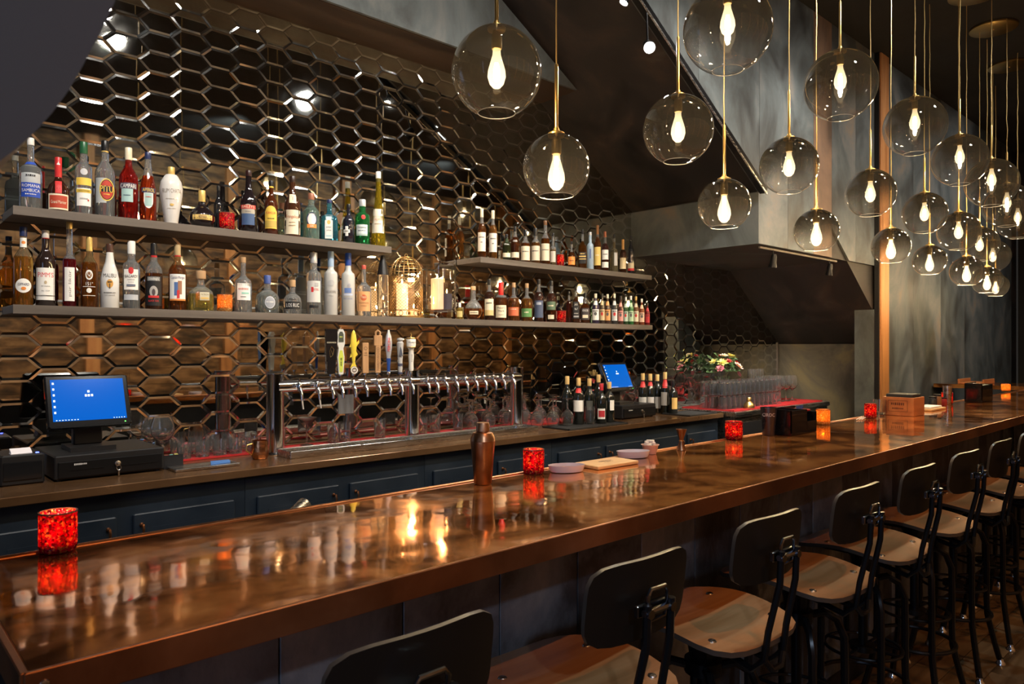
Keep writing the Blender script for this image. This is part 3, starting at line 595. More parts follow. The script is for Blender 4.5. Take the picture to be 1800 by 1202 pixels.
LB_(612, 24, 445, 'vodka', 'tall frosted vodka bottle with deep blue cap', opaque=FRO, rough=.4, cap=(.20, (.02, .06, .28)), items=[('b', -.5, .5, .36, .44, (.12, .20, .45)), ('b', -.6, .7, .32, .35, (.5, .55, .68)), ('t', 'GREY GOOSE', 0, .27, 1.3, .03, (.15, .2, .4)), ('o', .2, .48, .2, .03, (.35, .35, .4))])
LB_(639.5, 26, 466, 'jug', 'clear vodka bottle with orange paper label and red cap', cap=(.08, (.55, .10, .07)), items=[('b', -.88, .88, .10, .48, (.70, .36, .15)), ('o', 0, .36, .42, .06, (.55, .12, .04)), ('t', "Tito's", 0, .37, .7, .05, CRM), ('t', 'Handmade', 0, .26, 1.3, .035, (.25, .08, .03)), ('t', 'VODKA', 0, .20, .8, .025, (.25, .08, .03))])
# tall carafe with a black conical pourer
p, h = on_shelf(673, 449, 3.60, L); R = width_at(p, 20) / 2
t = thing('carafe', 'tall straight clear glass carafe with black conical stopper', 'carafe', p, 0, G2)
MB().lathe([(0, .001), (R, .001), (R, h * .68), (R * .9, h * .70), (R * .86, h * .70), (R * .92, h * .02), (0, h * .02)], 20).build('glass_body', M('clear_glass', CLR, .02, 0, .97), t)
MB().lathe([(R * .95, h * .68), (R * 1.05, h * .68), (R * .8, h * .80), (R * .35, h), (0, h)], 20).build('stopper', black, t)

# right upper shelf
G3 = 'whisky bottles on the upper right shelf'
BRW = (.32, .10, .015)
def RU(px, wpx, top, shape, label, c=3.62, **k): return SB(px, wpx, top, U, shape, label, c=c, grp=G3, **k)
RU(847, 15, 367, 'std', 'slim amber bottle with long cream label, first on the right shelf', liq=BRW, fill=.7, cap=(.17, CRM), items=[('b', -.9, .9, .14, .52, (.70, .64, .55)), ('t', '~Macallan', 0, .42, 1.3, .03, BLK), ('t', '~ab', 0, .32, .4, .03, BLK)])
RU(866.5, 15, 370, 'std', 'slim amber bottle with long cream label, beside its twin at the shelf start', liq=(.6, .25, .05), fill=.7, cap=(.17, CRM), items=[('b', -.9, .9, .15, .53, (.70, .64, .55)), ('t', '~Macallan', 0, .42, 1.3, .03, BLK), ('t', '~ab', 0, .32, .4, .03, BLK)])
RU(890.5, 15, 412, 'std', 'dark green whisky bottle with low cream band', glass=(.25, .4, .25), liq=(.1, .12, .04), fill=.7, cap=(.15, BLK), items=[('b', -.9, .9, .14, .30, CRM), ('t', 'Oban', 0, .62, 1.0, .06, WHT)])
RU(905.5, 15, 398, 'std', 'dark amber whisky bottle with low cream band and white script', liq=(.22, .07, .02), fill=.7, cap=(.15, BLK), items=[('b', -.9, .9, .12, .27, CRM), ('t', 'Oban', 0, .58, 1.0, .06, WHT)])
RU(923.5, 17, 404, 'malt', 'stout malt bottle with square cream label and dark neck', liq=BRW, fill=.6, cap=(.20, BLK), items=[('b', -.9, .9, .08, .50, CRM), ('t', '~Balvenie', 0, .34, 1.3, .04, BLK)])
RU(941.5, 16.5, 401, 'malt', 'stout malt bottle with cream label between two like it', liq=(.45, .18, .04), fill=.6, cap=(.22, BLK), items=[('b', -.9, .9, .10, .50, (.66, .58, .44)), ('t', '~Balvenie', 0, .36, 1.3, .04, BLK)])
RU(958.6, 16, 388, 'malt', 'taller malt bottle with cream label and brown stopper', liq=BRW, fill=.6, cap=(.10, (.15, .07, .03)), items=[('b', -.9, .9, .10, .48, CRM), ('t', '~Craigellachie', 0, .34, 1.4, .03, BLK)])
RU(972, 11, 410, 'tall', 'narrow clear bottle of pale whisky left of the red candle', liq=(.7, .5, .25), fill=.5, cap=(.1, BLK), items=[('b', -.8, .8, .12, .45, (.55, .5, .42))])
RU(1004.5, 14, 424, 'squat', 'short dark bottle with bright orange label beside the red candle', liq=(.25, .08, .02), fill=.6, cap=(.12, BLK), items=[('b', -.85, .85, .12, .42, ORG), ('t', '~BASIL', 0, .27, 1.0, .05, BLK)])
RU(1024, 15, 403, 'jug', 'square whisky bottle with slanted black and gold label', liq=(.28, .10, .02), fill=.7, n=5, cap=(.12, BLK), items=[('b', -.8, .8, .14, .42, BLK), ('b', -.8, .8, .30, .33, GLD), ('b', -.8, .8, .24, .26, GLD), ('t', '~JOHNNIE', 0, .38, 1.0, .035, GLD)])
RU(1037.5, 12, 408, 'vodka', 'pale ice blue opaque bottle among the whiskies', opaque=(.30, .40, .50), rough=.3, cap=(.08, SLV), items=[('b', -.2, .3, .3, .55, (.1, .15, .3))])
RU(1050.4, 12.5, 396, 'std', 'tall amber bottle with broad gold label and bronze cap', liq=BRW, fill=.75, cap=(.20, (.30, .13, .05)), items=[('b', -.9, .9, .12, .52, (.68, .48, .14)), ('t', '~GLEN', 0, .34, 1.0, .04, CRM)])
RU(1063.6, 12.5, 407, 'std', 'dark bottle with upper and lower white labels and red cap', liq=(.2, .05, .02), fill=.7, cap=(.14, (.35, .10, .04)), items=[('b', -.9, .9, .30, .54, WHT), ('b', -.9, .9, .10, .24, WHT), ('t', '~ARDBEG', 0, .43, 1.2, .035, BLK)])
RU(1079.5, 14, 412, 'jug', 'clear bottle of straw coloured whisky with grey label', liq=(.62, .52, .30), glass=CLR, fill=.8, cap=(.10, BLK), items=[('b', .1, .85, .18, .62, (.45, .43, .40))])
RU(1095, 12, 421, 'std', 'small dark bottle with pale yellow label and amber cap', liq=(.2, .07, .02), fill=.7, cap=(.30, (.55, .28, .08)), items=[('b', -.9, .9, .14, .46, (.72, .60, .36))])
RU(1109, 12, 415, 'wine', 'black wine shaped bottle with red and cream label, last on that shelf', opaque=(.012, .012, .012), cap=(.10, BLK), items=[('b', -.9, .9, .10, .30, CRM), ('b', -.9, .9, .10, .16, RED)])
# right half of the lower shelf
G4 = 'bourbon bottles on the lower shelf'
def RL(px, wpx, top, shape, label, c=3.62, **k): return SB(px, wpx, top, L, shape, label, c=c, grp=G4, **k)
RL(808, 12, 532, 'std', 'tiny bottle of yellow liqueur beside the glass candle stand', liq=(.7, .5, .1), fill=.7, cap=(.25, WHT), items=[('b', -.8, .8, .15, .5, (.5, .4, .15))])
RL(832, 31, 503, 'round', 'globe shaped bourbon decanter with small cream plate label', liq=(.42, .12, .02), fill=.34, cap=(.12, COR), items=[('b', -.45, .55, .16, .26, CRM), ('t', '~BLANTON', .05, .21, .8, .035, BLK)], ysc=.8)
RL(860, 18, 491, 'std', 'dark bourbon bottle with tall cream and gold label', liq=(.16, .05, .02), fill=.7, cap=(.14, BLK), items=[('b', -.85, .85, .12, .52, CRM), ('b', -.85, .85, .12, .25, (.60, .45, .2)), ('t', '~Pappy', 0, .42, 1.1, .04, BLK)])
RL(880.5, 21.5, 496, 'std', 'bourbon bottle with dripping red wax neck and cream label', liq=(.35, .10, .02), fill=.6, cap=(.34, (.60, .02, .02)), neck=1.25, items=[('b', -.85, .85, .08, .40, CRM), ('t', "Maker's", 0, .33, 1.3, .05, BLK), ('t', 'Mark', 0, .25, 1.0, .05, BLK), ('t', 'WHISKY', 0, .15, .9, .025, BLK)])
RL(903, 21, 497, 'jug', 'bulging bourbon bottle with coral red label', liq=(.45, .16, .03), fill=.6, cap=(.12, BLK, 'cork'), items=[('b', -.85, .85, .14, .36, (.62, .14, .06)), ('t', '~BULLEIT', 0, .31, 1.0, .025, CRM)])
RL(926, 21, 498, 'jug', 'bulging rye bottle with green label', liq=(.50, .20, .03), fill=.6, cap=(.12, BLK, 'cork'), items=[('b', -.85, .85, .12, .34, (.10, .25, .08)), ('t', '~rye', 0, .24, .7, .05, CRM)])
RL(947, 17.5, 491, 'std', 'dark bottle with slate blue label between the rye and green label bottles', liq=(.16, .05, .02), fill=.7, cap=(.12, BLK), items=[('b', -.85, .85, .10, .50, (.06, .08, .14)), ('b', -.5, .5, .40, .46, (.35, .38, .45))])
RL(969, 18, 494, 'std', 'dark bottle with green upper label and cream lower label', liq=(.2, .06, .02), fill=.7, cap=(.12, BLK), items=[('b', -.88, .88, .30, .50, (.10, .16, .10)), ('b', -.6, .6, .08, .18, CRM), ('t', '~ISLAY', 0, .40, 1.0, .05, CRM)])
RL(1000, 10, 512, 'std', 'narrow dark bottle right of the lower red candle', liq=(.2, .04, .02), fill=.7, cap=(.12, BLK), c=3.66)
RL(1012.5, 12.6, 503, 'jug', 'square black label whiskey bottle with white lettering', liq=(.25, .08, .02), fill=.72, n=5, cap=(.12, BLK), items=[('b', -.88, .88, .12, .58, BLK), ('t', 'JACK', 0, .50, .9, .05, WHT), ('t', 'No.7', 0, .38, .8, .06, WHT), ('t', 'WHISKEY', 0, .26, 1.2, .03, WHT), ('b', -.7, .7, .16, .20, (.4, .4, .4))])
RL(1028.6, 16, 515, 'jug', 'wide dark bottle with black and white block label', liq=(.3, .09, .02), fill=.66, n=3, cap=(.15, BLK), items=[('b', -.88, .88, .12, .50, (.05, .04, .04)), ('t', 'KNOB', 0, .42, 1.2, .08, WHT), ('b', -.6, .6, .18, .28, CRM)])
G5 = 'small bitters and syrup bottles at the lower shelf end'
sm = [(1047, 13, 516, 'white labelled', WHT, (.03, .02, .05), CRM), (1058.5, 10, 516, 'gold ringed', (.60, .45, .25), (.05, .03, .02), BLK), (1068, 11, 517, 'orange labelled', (.75, .35, .12), (.06, .03, .02), CRM), (1080, 11, 516, 'grey white labelled', (.62, .62, .60), (.03, .03, .03), CRM), (1091, 10, 520, 'pink labelled', (.70, .30, .26), (.08, .03, .02), BLK), (1100, 9, 522, 'pale green labelled', (.50, .60, .50), (.02, .06, .02), WHT), (1109, 10, 520, 'emerald', (.45, .62, .40), (.02, .12, .03), WHT), (1118, 10, 521, 'cream labelled', CRM, (.12, .05, .02), GLD), (1128, 10, 525, 'tall red banded', (.75, .50, .35), (.20, .05, .02), WHT), (1138, 9, 532, 'crimson', (.50, .04, .05), (.15, .01, .01), BLK)]
for k, (px, wp, top, nm, lc, gc, cc) in enumerate(sm):
    SB(px, wp, top, L, 'std', 'small %s bottle, %s in the row of miniatures' % (nm, ['first', 'second', 'third', 'fourth', 'fifth', 'sixth', 'seventh', 'eighth', 'ninth', 'last'][k]), c=3.60, grp=G5, opaque=gc, cap=(.14, cc), items=[('b', -.88, .88, .12, .48, lc), ('o', 0, .33, .4, .06, RED if k % 2 else (.1, .1, .1)), ('b', -.5, .5, .62, .76, lc), ('t', '~abcde fg'[:5 + k % 4], 0, .42, 1.2, .05, BLK)])

# ---------------------------------------------------------------- votive candles
def mosaic(name, a, b, c2, estr):
    if name in MATS: return MATS[name]
    m = bpy.data.materials.new(name); m.use_nodes = True; t = m.node_tree; n = t.nodes; bs = n['Principled BSDF']
    tc = n.new('ShaderNodeTexCoord'); vo = n.new('ShaderNodeTexVoronoi'); vo.inputs['Scale'].default_value = 230
    rp = n.new('ShaderNodeValToRGB'); e = rp.color_ramp.elements; e.new(.5); e.new(.5)
    for k, (p, c) in enumerate(((.0, b), (.38, a), (.62, b), (.90, c2))): e[k].position = p; e[k].color = (*c, 1)
    t.links.new(tc.outputs['Object'], vo.inputs[0]); t.links.new(vo.outputs['Color'], rp.inputs[0]); t.links.new(rp.outputs[0], bs.inputs['Base Color'])
    bp = n.new('ShaderNodeBump'); bp.inputs['Strength'].default_value = .9; bp.inputs['Distance'].default_value = .002
    t.links.new(vo.outputs['Distance'], bp.inputs['Height']); t.links.new(bp.outputs[0], bs.inputs['Normal'])
    bs.inputs['Roughness'].default_value = .12
    # glass lets the candle light through
    tr = n.new('ShaderNodeBsdfTranslucent'); mx = n.new('ShaderNodeMixShader'); mx.inputs[0].default_value = .55; out = n['Material Output']
    t.links.new(rp.outputs[0], tr.inputs[0]); t.links.new(bp.outputs[0], tr.inputs[1])
    tp = n.new('ShaderNodeBsdfTransparent'); t.links.new(rp.outputs[0], tp.inputs[0]); m2 = n.new('ShaderNodeMixShader'); m2.inputs[0].default_value = .30
    t.links.new(bs.outputs[0], mx.inputs[1]); t.links.new(tr.outputs[0], mx.inputs[2]); t.links.new(mx.outputs[0], m2.inputs[1]); t.links.new(tp.outputs[0], m2.inputs[2]); t.links.new(m2.outputs[0], out.inputs[0])
    MATS[name] = m; return m
red_mosaic = mosaic('red_mosaic', (.55, .004, .035), (.09, .001, .006), (.95, .38, .12), 0)
gold_mosaic = mosaic('gold_mosaic', (.75, .40, .10), (.40, .16, .03), (.95, .75, .35), 0)
flame_m = M('flame', (1, .6, .2), .5, emis=(1, .55, .18), estr=30)
wax_m = M('wax', (.55, .25, .18), .5); cream_wax = M('cream_wax', (.80, .62, .42), .55)
silver_foil = M('silvered_rim', (.30, .12, .09), .2, .7)
def votive(p, R, Hh, label, gold=False, power=.5):
    power *= .55
    t = thing('votive_candle', label, 'candle', p, random.random(), 'mosaic glass votive candles')
    MB().lathe([(0, .001), (R * .92, .001), (R, .008), (R * 1.0, Hh), (R * .93, Hh), (R * .92, .010), (0, .010)], 28).build('glass_cup', gold_mosaic if gold else red_mosaic, t)
    MB().lathe([(R * .93, Hh - .001), (R * 1.02, Hh - .001), (R * 1.02, Hh + .0015), (R * .93, Hh + .0015), (R * .93, Hh - .001)], 28).build('rim', silver_foil, t)
    c = MB().lathe([(0, .011), (R * .80, .011), (R * .80, Hh * .26), (0, Hh * .26)], 16).build('wax', wax_m, t)
    MB().lathe([(0, Hh * .34), (R * .10, Hh * .42), (R * .07, Hh * .55), (0, Hh * .74)], 8).build('flame', flame_m, c)
    l = point((p.x, p.y, p.z + Hh * .62), power, (1, .50, .22) , .006)
    return t
def bar_votive(px, pyb, wpx, hpx, label, **k):
    p = G(px, pyb, ZT); p.z = ZT + .0008; R = width_at(p, wpx) / 2; votive(p, R, hpx * fwd_of(p) / F, label, **k)
bar_votive(102, 968, 70, 68, 'largest red mosaic votive candle at the near left end of the bar', power=.9)
bar_votive(938, 832, 37, 42, 'red mosaic votive candle beside the oval ramekin on the bar', power=.7)
bar_votive(1290, 772, 31, 31, 'red mosaic votive candle left of the dark metal shaker tin', power=.6)
bar_votive(1447, 746, 25, 26, 'amber gold mosaic votive candle right of the black napkin caddy', gold=True, power=.7)
bar_votive(1530, 735, 22, 25, 'red mosaic votive candle in front of the small tumbler near the wooden box', power=.6)
bar_votive(1665, 710, 21, 20, 'red mosaic votive candle in front of the second steel shaker', power=.6)
bar_votive(1768, 688, 17, 13, 'amber votive candle farthest along the bar', gold=True, power=.7)
def shelf_votive(px, top, bot, wpx, zs, label, c=3.60, **k):
    p, h = on_shelf(px, top, c, zs); votive(p + Vector((0, 0, .0008)), width_at(p, wpx) / 2, min(h, .085), label, **k)
shelf_votive(399, 373, 0, 27, U, 'red votive candle between the black orb bottle and the dark cream liqueur', power=.35)
shelf_votive(395, 516, 0, 27, L, 'orange amber votive candle between tequila bottles on the lower shelf', gold=True, power=.4)
shelf_votive(985, 443, 0, 13, U, 'small red votive candle among whiskies on the upper right shelf', power=.3)
shelf_votive(987, 546, 0, 16, L, 'small red votive candle among bourbons on the lower shelf', power=.3)

# ---------------------------------------------------------------- lantern and hurricane candle stand
p, h = on_shelf(714, 446, 3.655, L); R = min(width_at(p, 60) / 2, .10); hb = h * .66
t = thing('lantern', 'pierced brass birdcage lantern with domed top and lattice sides', 'lantern', p, .2)
bronze = M('aged_brass', (.42, .27, .11), .32, 1.0)
lat = MB(); N = 30; rows = 13
for s in (1, -1):
    for k in range(N):
        a0 = 2 * math.pi * k / N; pts = []
        for j in range(rows):
            a = a0 + s * j * math.pi * 2 / N * .95; zz = .045 + (hb - .05) * j / (rows - 1); pts.append((R * math.cos(a), R * math.sin(a), zz))
        lat.tube(pts, .0009, 4, cap=False)
lat.build('lattice', bronze, t)
MB().lathe([(0, .0005), (R * 1.03, .0005), (R * 1.03, .006), (R * 1.0, .008), (R * 1.0, .012), (0, .012)], 28).build('base', bronze, t)
cu = MB()
for k in range(14):
    a = 2 * math.pi * k / 14; c = Matrix.Rotation(a, 4, 'Z') @ Matrix.Translation((R * 1.0, 0, .027))
    cu.tube([(0, .013 * math.cos(q * .785), .014 * math.sin(q * .785)) for q in range(8)], .0022, 5, T=c, closed=True)
cu.lathe([(R * .99, .042), (R * 1.02, .042), (R * 1.02, .047), (R * .99, .047), (R * .99, .042)], 28).build('pierced_band', bronze, t)
dm = MB()
for k in range(20):
    a = 2 * math.pi * k / 20; dm.tube([(R * math.cos(a) * math.cos(q), R * math.sin(a) * math.cos(q), hb + (h * .30) * math.sin(q)) for q in (0, .25, .5, .75, 1.0, 1.25, 1.5)], .0014, 5, cap=False)
for q in (.0, .3, .6, .9, 1.2):
    dm.tube([(R * math.cos(q) * math.cos(a * .2618), R * math.cos(q) * math.sin(a * .2618), hb + h * .30 * math.sin(q)) for a in range(24)], .0015, 5, closed=True)
dm.build('dome', bronze, t)
MB().tube([(.012 * math.cos(a * .785), 0, h * .97 + .012 * math.sin(a * .785)) for a in range(8)], .002, 6, closed=True).build('ring', bronze, t)
MB().lathe([(0, .013), (.034, .013), (.034, hb * .78), (.030, hb * .80), (0, hb * .78)], 20, T=Matrix.Translation((-.035, 0, 0))).build('candle', M('glowing_wax', (.9, .62, .35), .5, emis=(1, .55, .22), estr=.9), t)
MB().lathe([(0, .012), (.022, .012), (.022, .055), (0, .055)], 16, T=Matrix.Translation((.045, -.02, 0))).build('candle', cream_wax, t)
for q in ((-.035, 0, hb * .80), (.045, -.02, .06)):
    MB().lathe([(0, 0), (.005, .008), (.004, .016), (0, .03)], 8, T=Matrix.Translation(q)).build('flame', flame_m, t)
point((p.x + .03, p.y - .02, p.z + .11), 2.2, (1, .62, .28), .012)
p, h = on_shelf(776, 467, 3.64, L); R = width_at(p, 53) / 2
t = thing('hurricane_candle_stand', 'footed clear glass cylinder holding a tall cream pillar candle', 'candle holder', p, 0)
tg = thin_glass('thin_clear', (.96, .97, .97), 1.1, base=.05)
MB().lathe([(0, .002), (R * .72, .002), (R * .7, .006), (.012, .014), (.008, .03), (.012, .042), (R * .98, .048), (R, .056), (R, h), (R * .985, h), (R * .98, .06), (0, .056)], 28).build('glass_body', tg, t)
c = MB().lathe([(0, .058), (R * .42, .058), (R * .42, h * .74), (R * .38, h * .75), (0, h * .74)], 20, T=Matrix.Translation((-R * .35, 0, 0))).build('candle', M('pillar_wax', (.80, .52, .36), .5, emis=(1, .45, .2), estr=.12), t)
MB().lathe([(0, 0), (.004, .008), (.003, .016), (0, .028)], 8, T=Matrix.Translation((-R * .35, 0, h * .755))).build('flame', flame_m, c)
c = MB().lathe([(0, .058), (R * .35, .058), (R * .35, h * .48), (0, h * .48)], 20, T=Matrix.Translation((R * .45, 0, 0))).build('candle', M('dark_wax', (.04, .035, .06), .4), t); c['label'] = 'short dark purple candle'
MB().lathe([(0, 0), (.004, .008), (.003, .016), (0, .028)], 8, T=Matrix.Translation((R * .45, 0, h * .49))).build('flame', flame_m, c)
point((p.x, p.y, p.z + h * .8), 1.2, (1, .62, .28), .012)

# ---------------------------------------------------------------- smoked glass globe pendants
smoke = {}
def smoke_mat(R):
    k = round(R, 3)
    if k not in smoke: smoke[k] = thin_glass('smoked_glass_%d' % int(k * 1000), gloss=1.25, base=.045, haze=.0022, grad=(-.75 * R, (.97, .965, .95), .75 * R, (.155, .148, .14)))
    return smoke[k]
bulb_m = bpy.data.materials.new('bulb_glow'); bulb_m.use_nodes = True
_t = bulb_m.node_tree; _n = _t.nodes; _n.clear(); _o = _n.new('ShaderNodeOutputMaterial'); _e = _n.new('ShaderNodeEmission'); _tr = _n.new('ShaderNodeBsdfTransparent'); _mx = _n.new('ShaderNodeMixShader')
_e.inputs[0].default_value = (1, .74, .40, 1); _e.inputs[1].default_value = 2.6; _mx.inputs[0].default_value = .45
_t.links.new(_tr.outputs[0], _mx.inputs[1]); _t.links.new(_e.outputs[0], _mx.inputs[2]); _t.links.new(_mx.outputs[0], _o.inputs[0])
fil_m = M('filament', (1, .8, .5), .5, emis=(1, .70, .36), estr=1500)
PM = {}
def pendant(px, py, c, D, label, disc=False):
    R = D / 2; p = V(px, py, c)
    t = thing('pendant_lamp', label, 'pendant lamp', p, random.random() * 6, 'smoked glass globe pendants above the bar')
    key = round(R, 3)
    if key not in PM:
        ro = .063; a0 = math.asin(min(.9, ro / R)); pr = []
        for i in range(25):
            a = a0 + (math.pi - a0 - .02) * i / 24; pr.append((R * math.sin(a), -R * math.cos(a)))
        inner = [(r * .985, z * .985) for r, z in reversed(pr)]
        g = MB().lathe(pr, 40).build('glass_globe', smoke_mat(R), t, ang=80)
        rim = MB().tube([(ro * math.cos(q * .2618), ro * math.sin(q * .2618), pr[0][1]) for q in range(24)], .0016, 6, closed=True).build('glass_rim', M('rim_glass', (.85, .85, .82), .05, 0, .6), g)
        cap = MB().lathe([(0, R - .012), (.030, R - .012), (.032, R - .002), (.030, R + .002), (.012, R + .010), (.0095, R + .02), (0, R + .02)], 20).build('cap', brass, t)
        so = MB().lathe([(0, R - .075), (.016, R - .075), (.018, R - .070), (.018, R - .030), (.013, R - .012), (0, R - .012)], 18).build('socket', brass_dull, t)
        z = R - .150
        bu = MB().lathe([(0, z - .058), (.012, z - .055), (.024, z - .042), (.031, z - .018), (.029, z + .004), (.021, z + .032), (.014, z + .056), (.013, z + .074)], 18).build('bulb', bulb_m, t)
        fi = MB().lathe([(0, z - .030), (.010, z - .024), (.011, z + .006), (.006, z + .028), (0, z + .030)], 8).build('filament', fil_m, bu)
        PM[key] = [(o.name.split('.')[0], o.data, o.parent is not t, o.parent.name.split('.')[0]) for o in (g, rim, cap, so, bu, fi)]
    else:
        made = {}
        for nm, me, sub, par in PM[key]: made[nm] = link(nm, me, made[par] if sub else t)
    MB().lathe([(0, R + .018), (.0068, R + .018), (.0068, R + .25), (.0045, R + .255), (0, R + .255)], 12).build('stem', brass, t)
    top = ZC - .022 - p.z
    q = random.Random(px); n = 12
    pts = [(q.gauss(0, .0016) if 0 < i < n else 0, q.gauss(0, .0016) if 0 < i < n else 0, R + .25 + (top - R - .25) * i / n) for i in range(n + 1)]
    MB().tube(pts, .0028, 6, cap=False).build('cord', M('gold_cord', (.60, .42, .16), .42, .3), t)
    return p
DL, DM, DT = .245, .304, .362; CL, CM, CTP = 1.83, 1.83, 1.60
SCL = [1, 1, 1, 1, 1, .96, 1, 1.075]
lab_top = ['largest smoked globe, top centre of the photo with cut off crown', 'big smoked globe hanging before the brown wall strip', 'big smoked globe right of the orange post, high up',
           'third big smoked globe beyond the orange post, high up', 'fourth big smoked globe, near the right edge', 'big smoked globe at the right edge, upper of two', 'big smoked globe at the right edge, lower of two']
lab_mid = ['medium smoked globe nearest the camera, hanging before the plaster fascia', 'medium smoked globe left of the spotlight rail', 'medium smoked globe before the grey panel right of the beam corner', 'medium smoked globe just left of the orange post',
           'medium smoked globe right of the orange post, middle tier', 'medium smoked globe beside the far middle tier, third past the post', 'medium smoked globe partly hidden behind a brighter one, middle tier', 'farthest medium smoked globe of the middle tier']
lab_low = ['nearest low hanging small globe in front of the mirror wall', 'small globe in front of the beam face', 'small globe above the twin spot rail', 'small globe just right of the orange post, low', 'small low globe, fifth from the camera',
           'small low globe, sixth from the camera', 'small low globe, seventh from the camera', 'farthest and lowest small globe']
top_l = [(1279, 52), (1477, 150), (1608, 222), (1687, 282), (1743, 322), (1770, 361), (1789, 386)]
mid_l = [(873, 127), (1192, 228), (1387, 292), (1530, 340), (1625, 375), (1685, 407), (1722, 430), (1745, 450)]
low_l = [(978, 294), (1273, 360), (1435, 406), (1566, 433), (1634, 458), (1699, 477), (1735, 493), (1750, 502)]
PT = [pendant(x, y, CTP * SCL[i + 1], DT, lab_top[i]) for i, (x, y) in enumerate(top_l)]
PMd = [pendant(x, y, CM * SCL[i], DM, lab_mid[i]) for i, (x, y) in enumerate(mid_l)]
PL = [pendant(x, y, CL * SCL[i] * (1.065 if i in (4, 7) else 1), DL, lab_low[i]) for i, (x, y) in enumerate(low_l)]
cn = ['unseen first', 'second', 'third', 'fourth', 'fifth', 'sixth', 'seventh', 'last']
for i in range(8):
    yc = (CM + CTP) / 2 * SCL[i] + .02
    xs = [PMd[i].x, PL[i].x] + ([PT[i - 1].x] if i else []); xc = sum(xs) / len(xs)
    t = thing('ceiling_canopy', 'round brass ceiling plate, %s along the row, holding three globe cords' % cn[i].replace('unseen ', ''), 'ceiling plate', (xc, yc, ZC - .022), 0, 'brass ceiling plates of the globe pendants')
    MB().lathe([(0, 0), (.17, 0), (.178, .004), (.178, .016), (.172, .0215), (0, .0215)], 36).build('plate', brass_dull, t)
    MB().lathe([(0, -.004), (.006, -.004), (.008, 0), (0, 0)], 10).build('screw', brass, t)
for P in PT + PMd + PL: pass

# ---------------------------------------------------------------- spotlights and rails under the stair
lens_m = M('spot_lens', (1, 1, 1), .5, emis=(1, .95, .88), estr=160)
dim_lens = M('spot_lens_dim', (.9, .9, .85), .5, emis=(1, .9, .75), estr=1.5)
def rail(a, b, name, label, r, m, strip=True):
    a, b = Vector(a), Vector(b); t = thing(name, label, 'light rail', a)
    d = b - a; mb = MB(); mb.tube([(0, 0, 0), tuple(d)], r, 4); mb.build('rail', m, t, smooth=False)
    if strip: MB().tube([tuple(Vector((0, -r * .75, -r * .75))), tuple(d + Vector((0, -r * .75, -r * .75)))], r * .22, 4).build('strip', steel, t)
    return t
rail((3.05, 2.60, S1(3.05) - .02), (4.90, 2.60, S1(4.90) - .02), 'light_rail', 'dark sloping light rail along the edge of the stair underside', .032, black_metal)
def spot_head(p, aim, label, lens, power=0, ang=50, r=.028, L=.085, mount=None, dark=black_metal, down=False):
    t = thing('spotlight', label, 'spotlight', p, 0, 'spotlights under the stair')
    rot = (Vector(aim) - Vector(p)).to_track_quat('-Z', 'Y').to_matrix().to_4x4()
    if down: rot = Matrix.Rotation(.12, 4, 'X')
    MB().lathe([(0, L), (r * .55, L), (r * .75, L * .8), (r * .78, L * .35), (r, L * .1), (r, 0), (r * .9, 0), (r * .85, .006), (0, .006)], 18, T=rot).build('housing', dark, t)
    MB().lathe([(0, .004), (r * .8, .004), (0, .0045)][::1], 18, T=rot @ Matrix.Rotation(math.pi, 4, 'X') @ Matrix.Translation((0, 0, -.008))).build('lens', lens, t)
    if mount: MB().tube([tuple(rot @ Vector((0, 0, L * .7))), tuple(Vector(mount) - Vector(p))], .006, 8).build('arm', dark, t)
    if power:
        d = (Vector(aim) - Vector(p)).normalized(); spot(tuple(Vector(p) + d * .012), aim, power, (1, .95, .88), ang, .6, .015)
    return t
spot_head((3.48, 2.56, H + 1.742), (1.6, .5, 1.2), 'bright spotlight shining outward below the sloping light rail', lens_m, 60, 80, r=.038, mount=(3.48, 2.58, S1(3.48) - .058))
spot_head((3.29, 2.60, H + 1.955), (2.3, 3.2, 1.3), 'upper bright spotlight at the top edge of the photo on the sloping rail', lens_m, 45, 80, mount=(3.29, 2.59, S1(3.29) - .058))
a = V(1335, 431, 2.70); b = V(1470, 457, 2.70); a.z = b.z = ZB - .0105
rail(tuple(a), tuple(b), 'light_rail', 'short pale twin spot rail under the plaster beam', .010, M('rail_grey', (.26, .23, .20), .5), False)
for px, py, nm in ((1358, 470, 'small black spotlight hanging from the pale rail, nearer the beam corner'), (1457, 484, 'small black spotlight hanging from the pale rail, nearer the orange post')):
    q = V(px, py, 2.70); spot_head(tuple(q), (q.x + .3, 3.5, 1.1), nm, dim_lens, 60, 80, r=.030, L=.10, mount=(q.x, 2.70, ZB - .0005), down=True)
for k in range(2):
    MB().tube([(0.1 + k * .45, 0, 0), (0.1 + k * .45, .0, .010)], .004, 6).build('hanger', steel, bpy.data.objects['light_rail.001'])

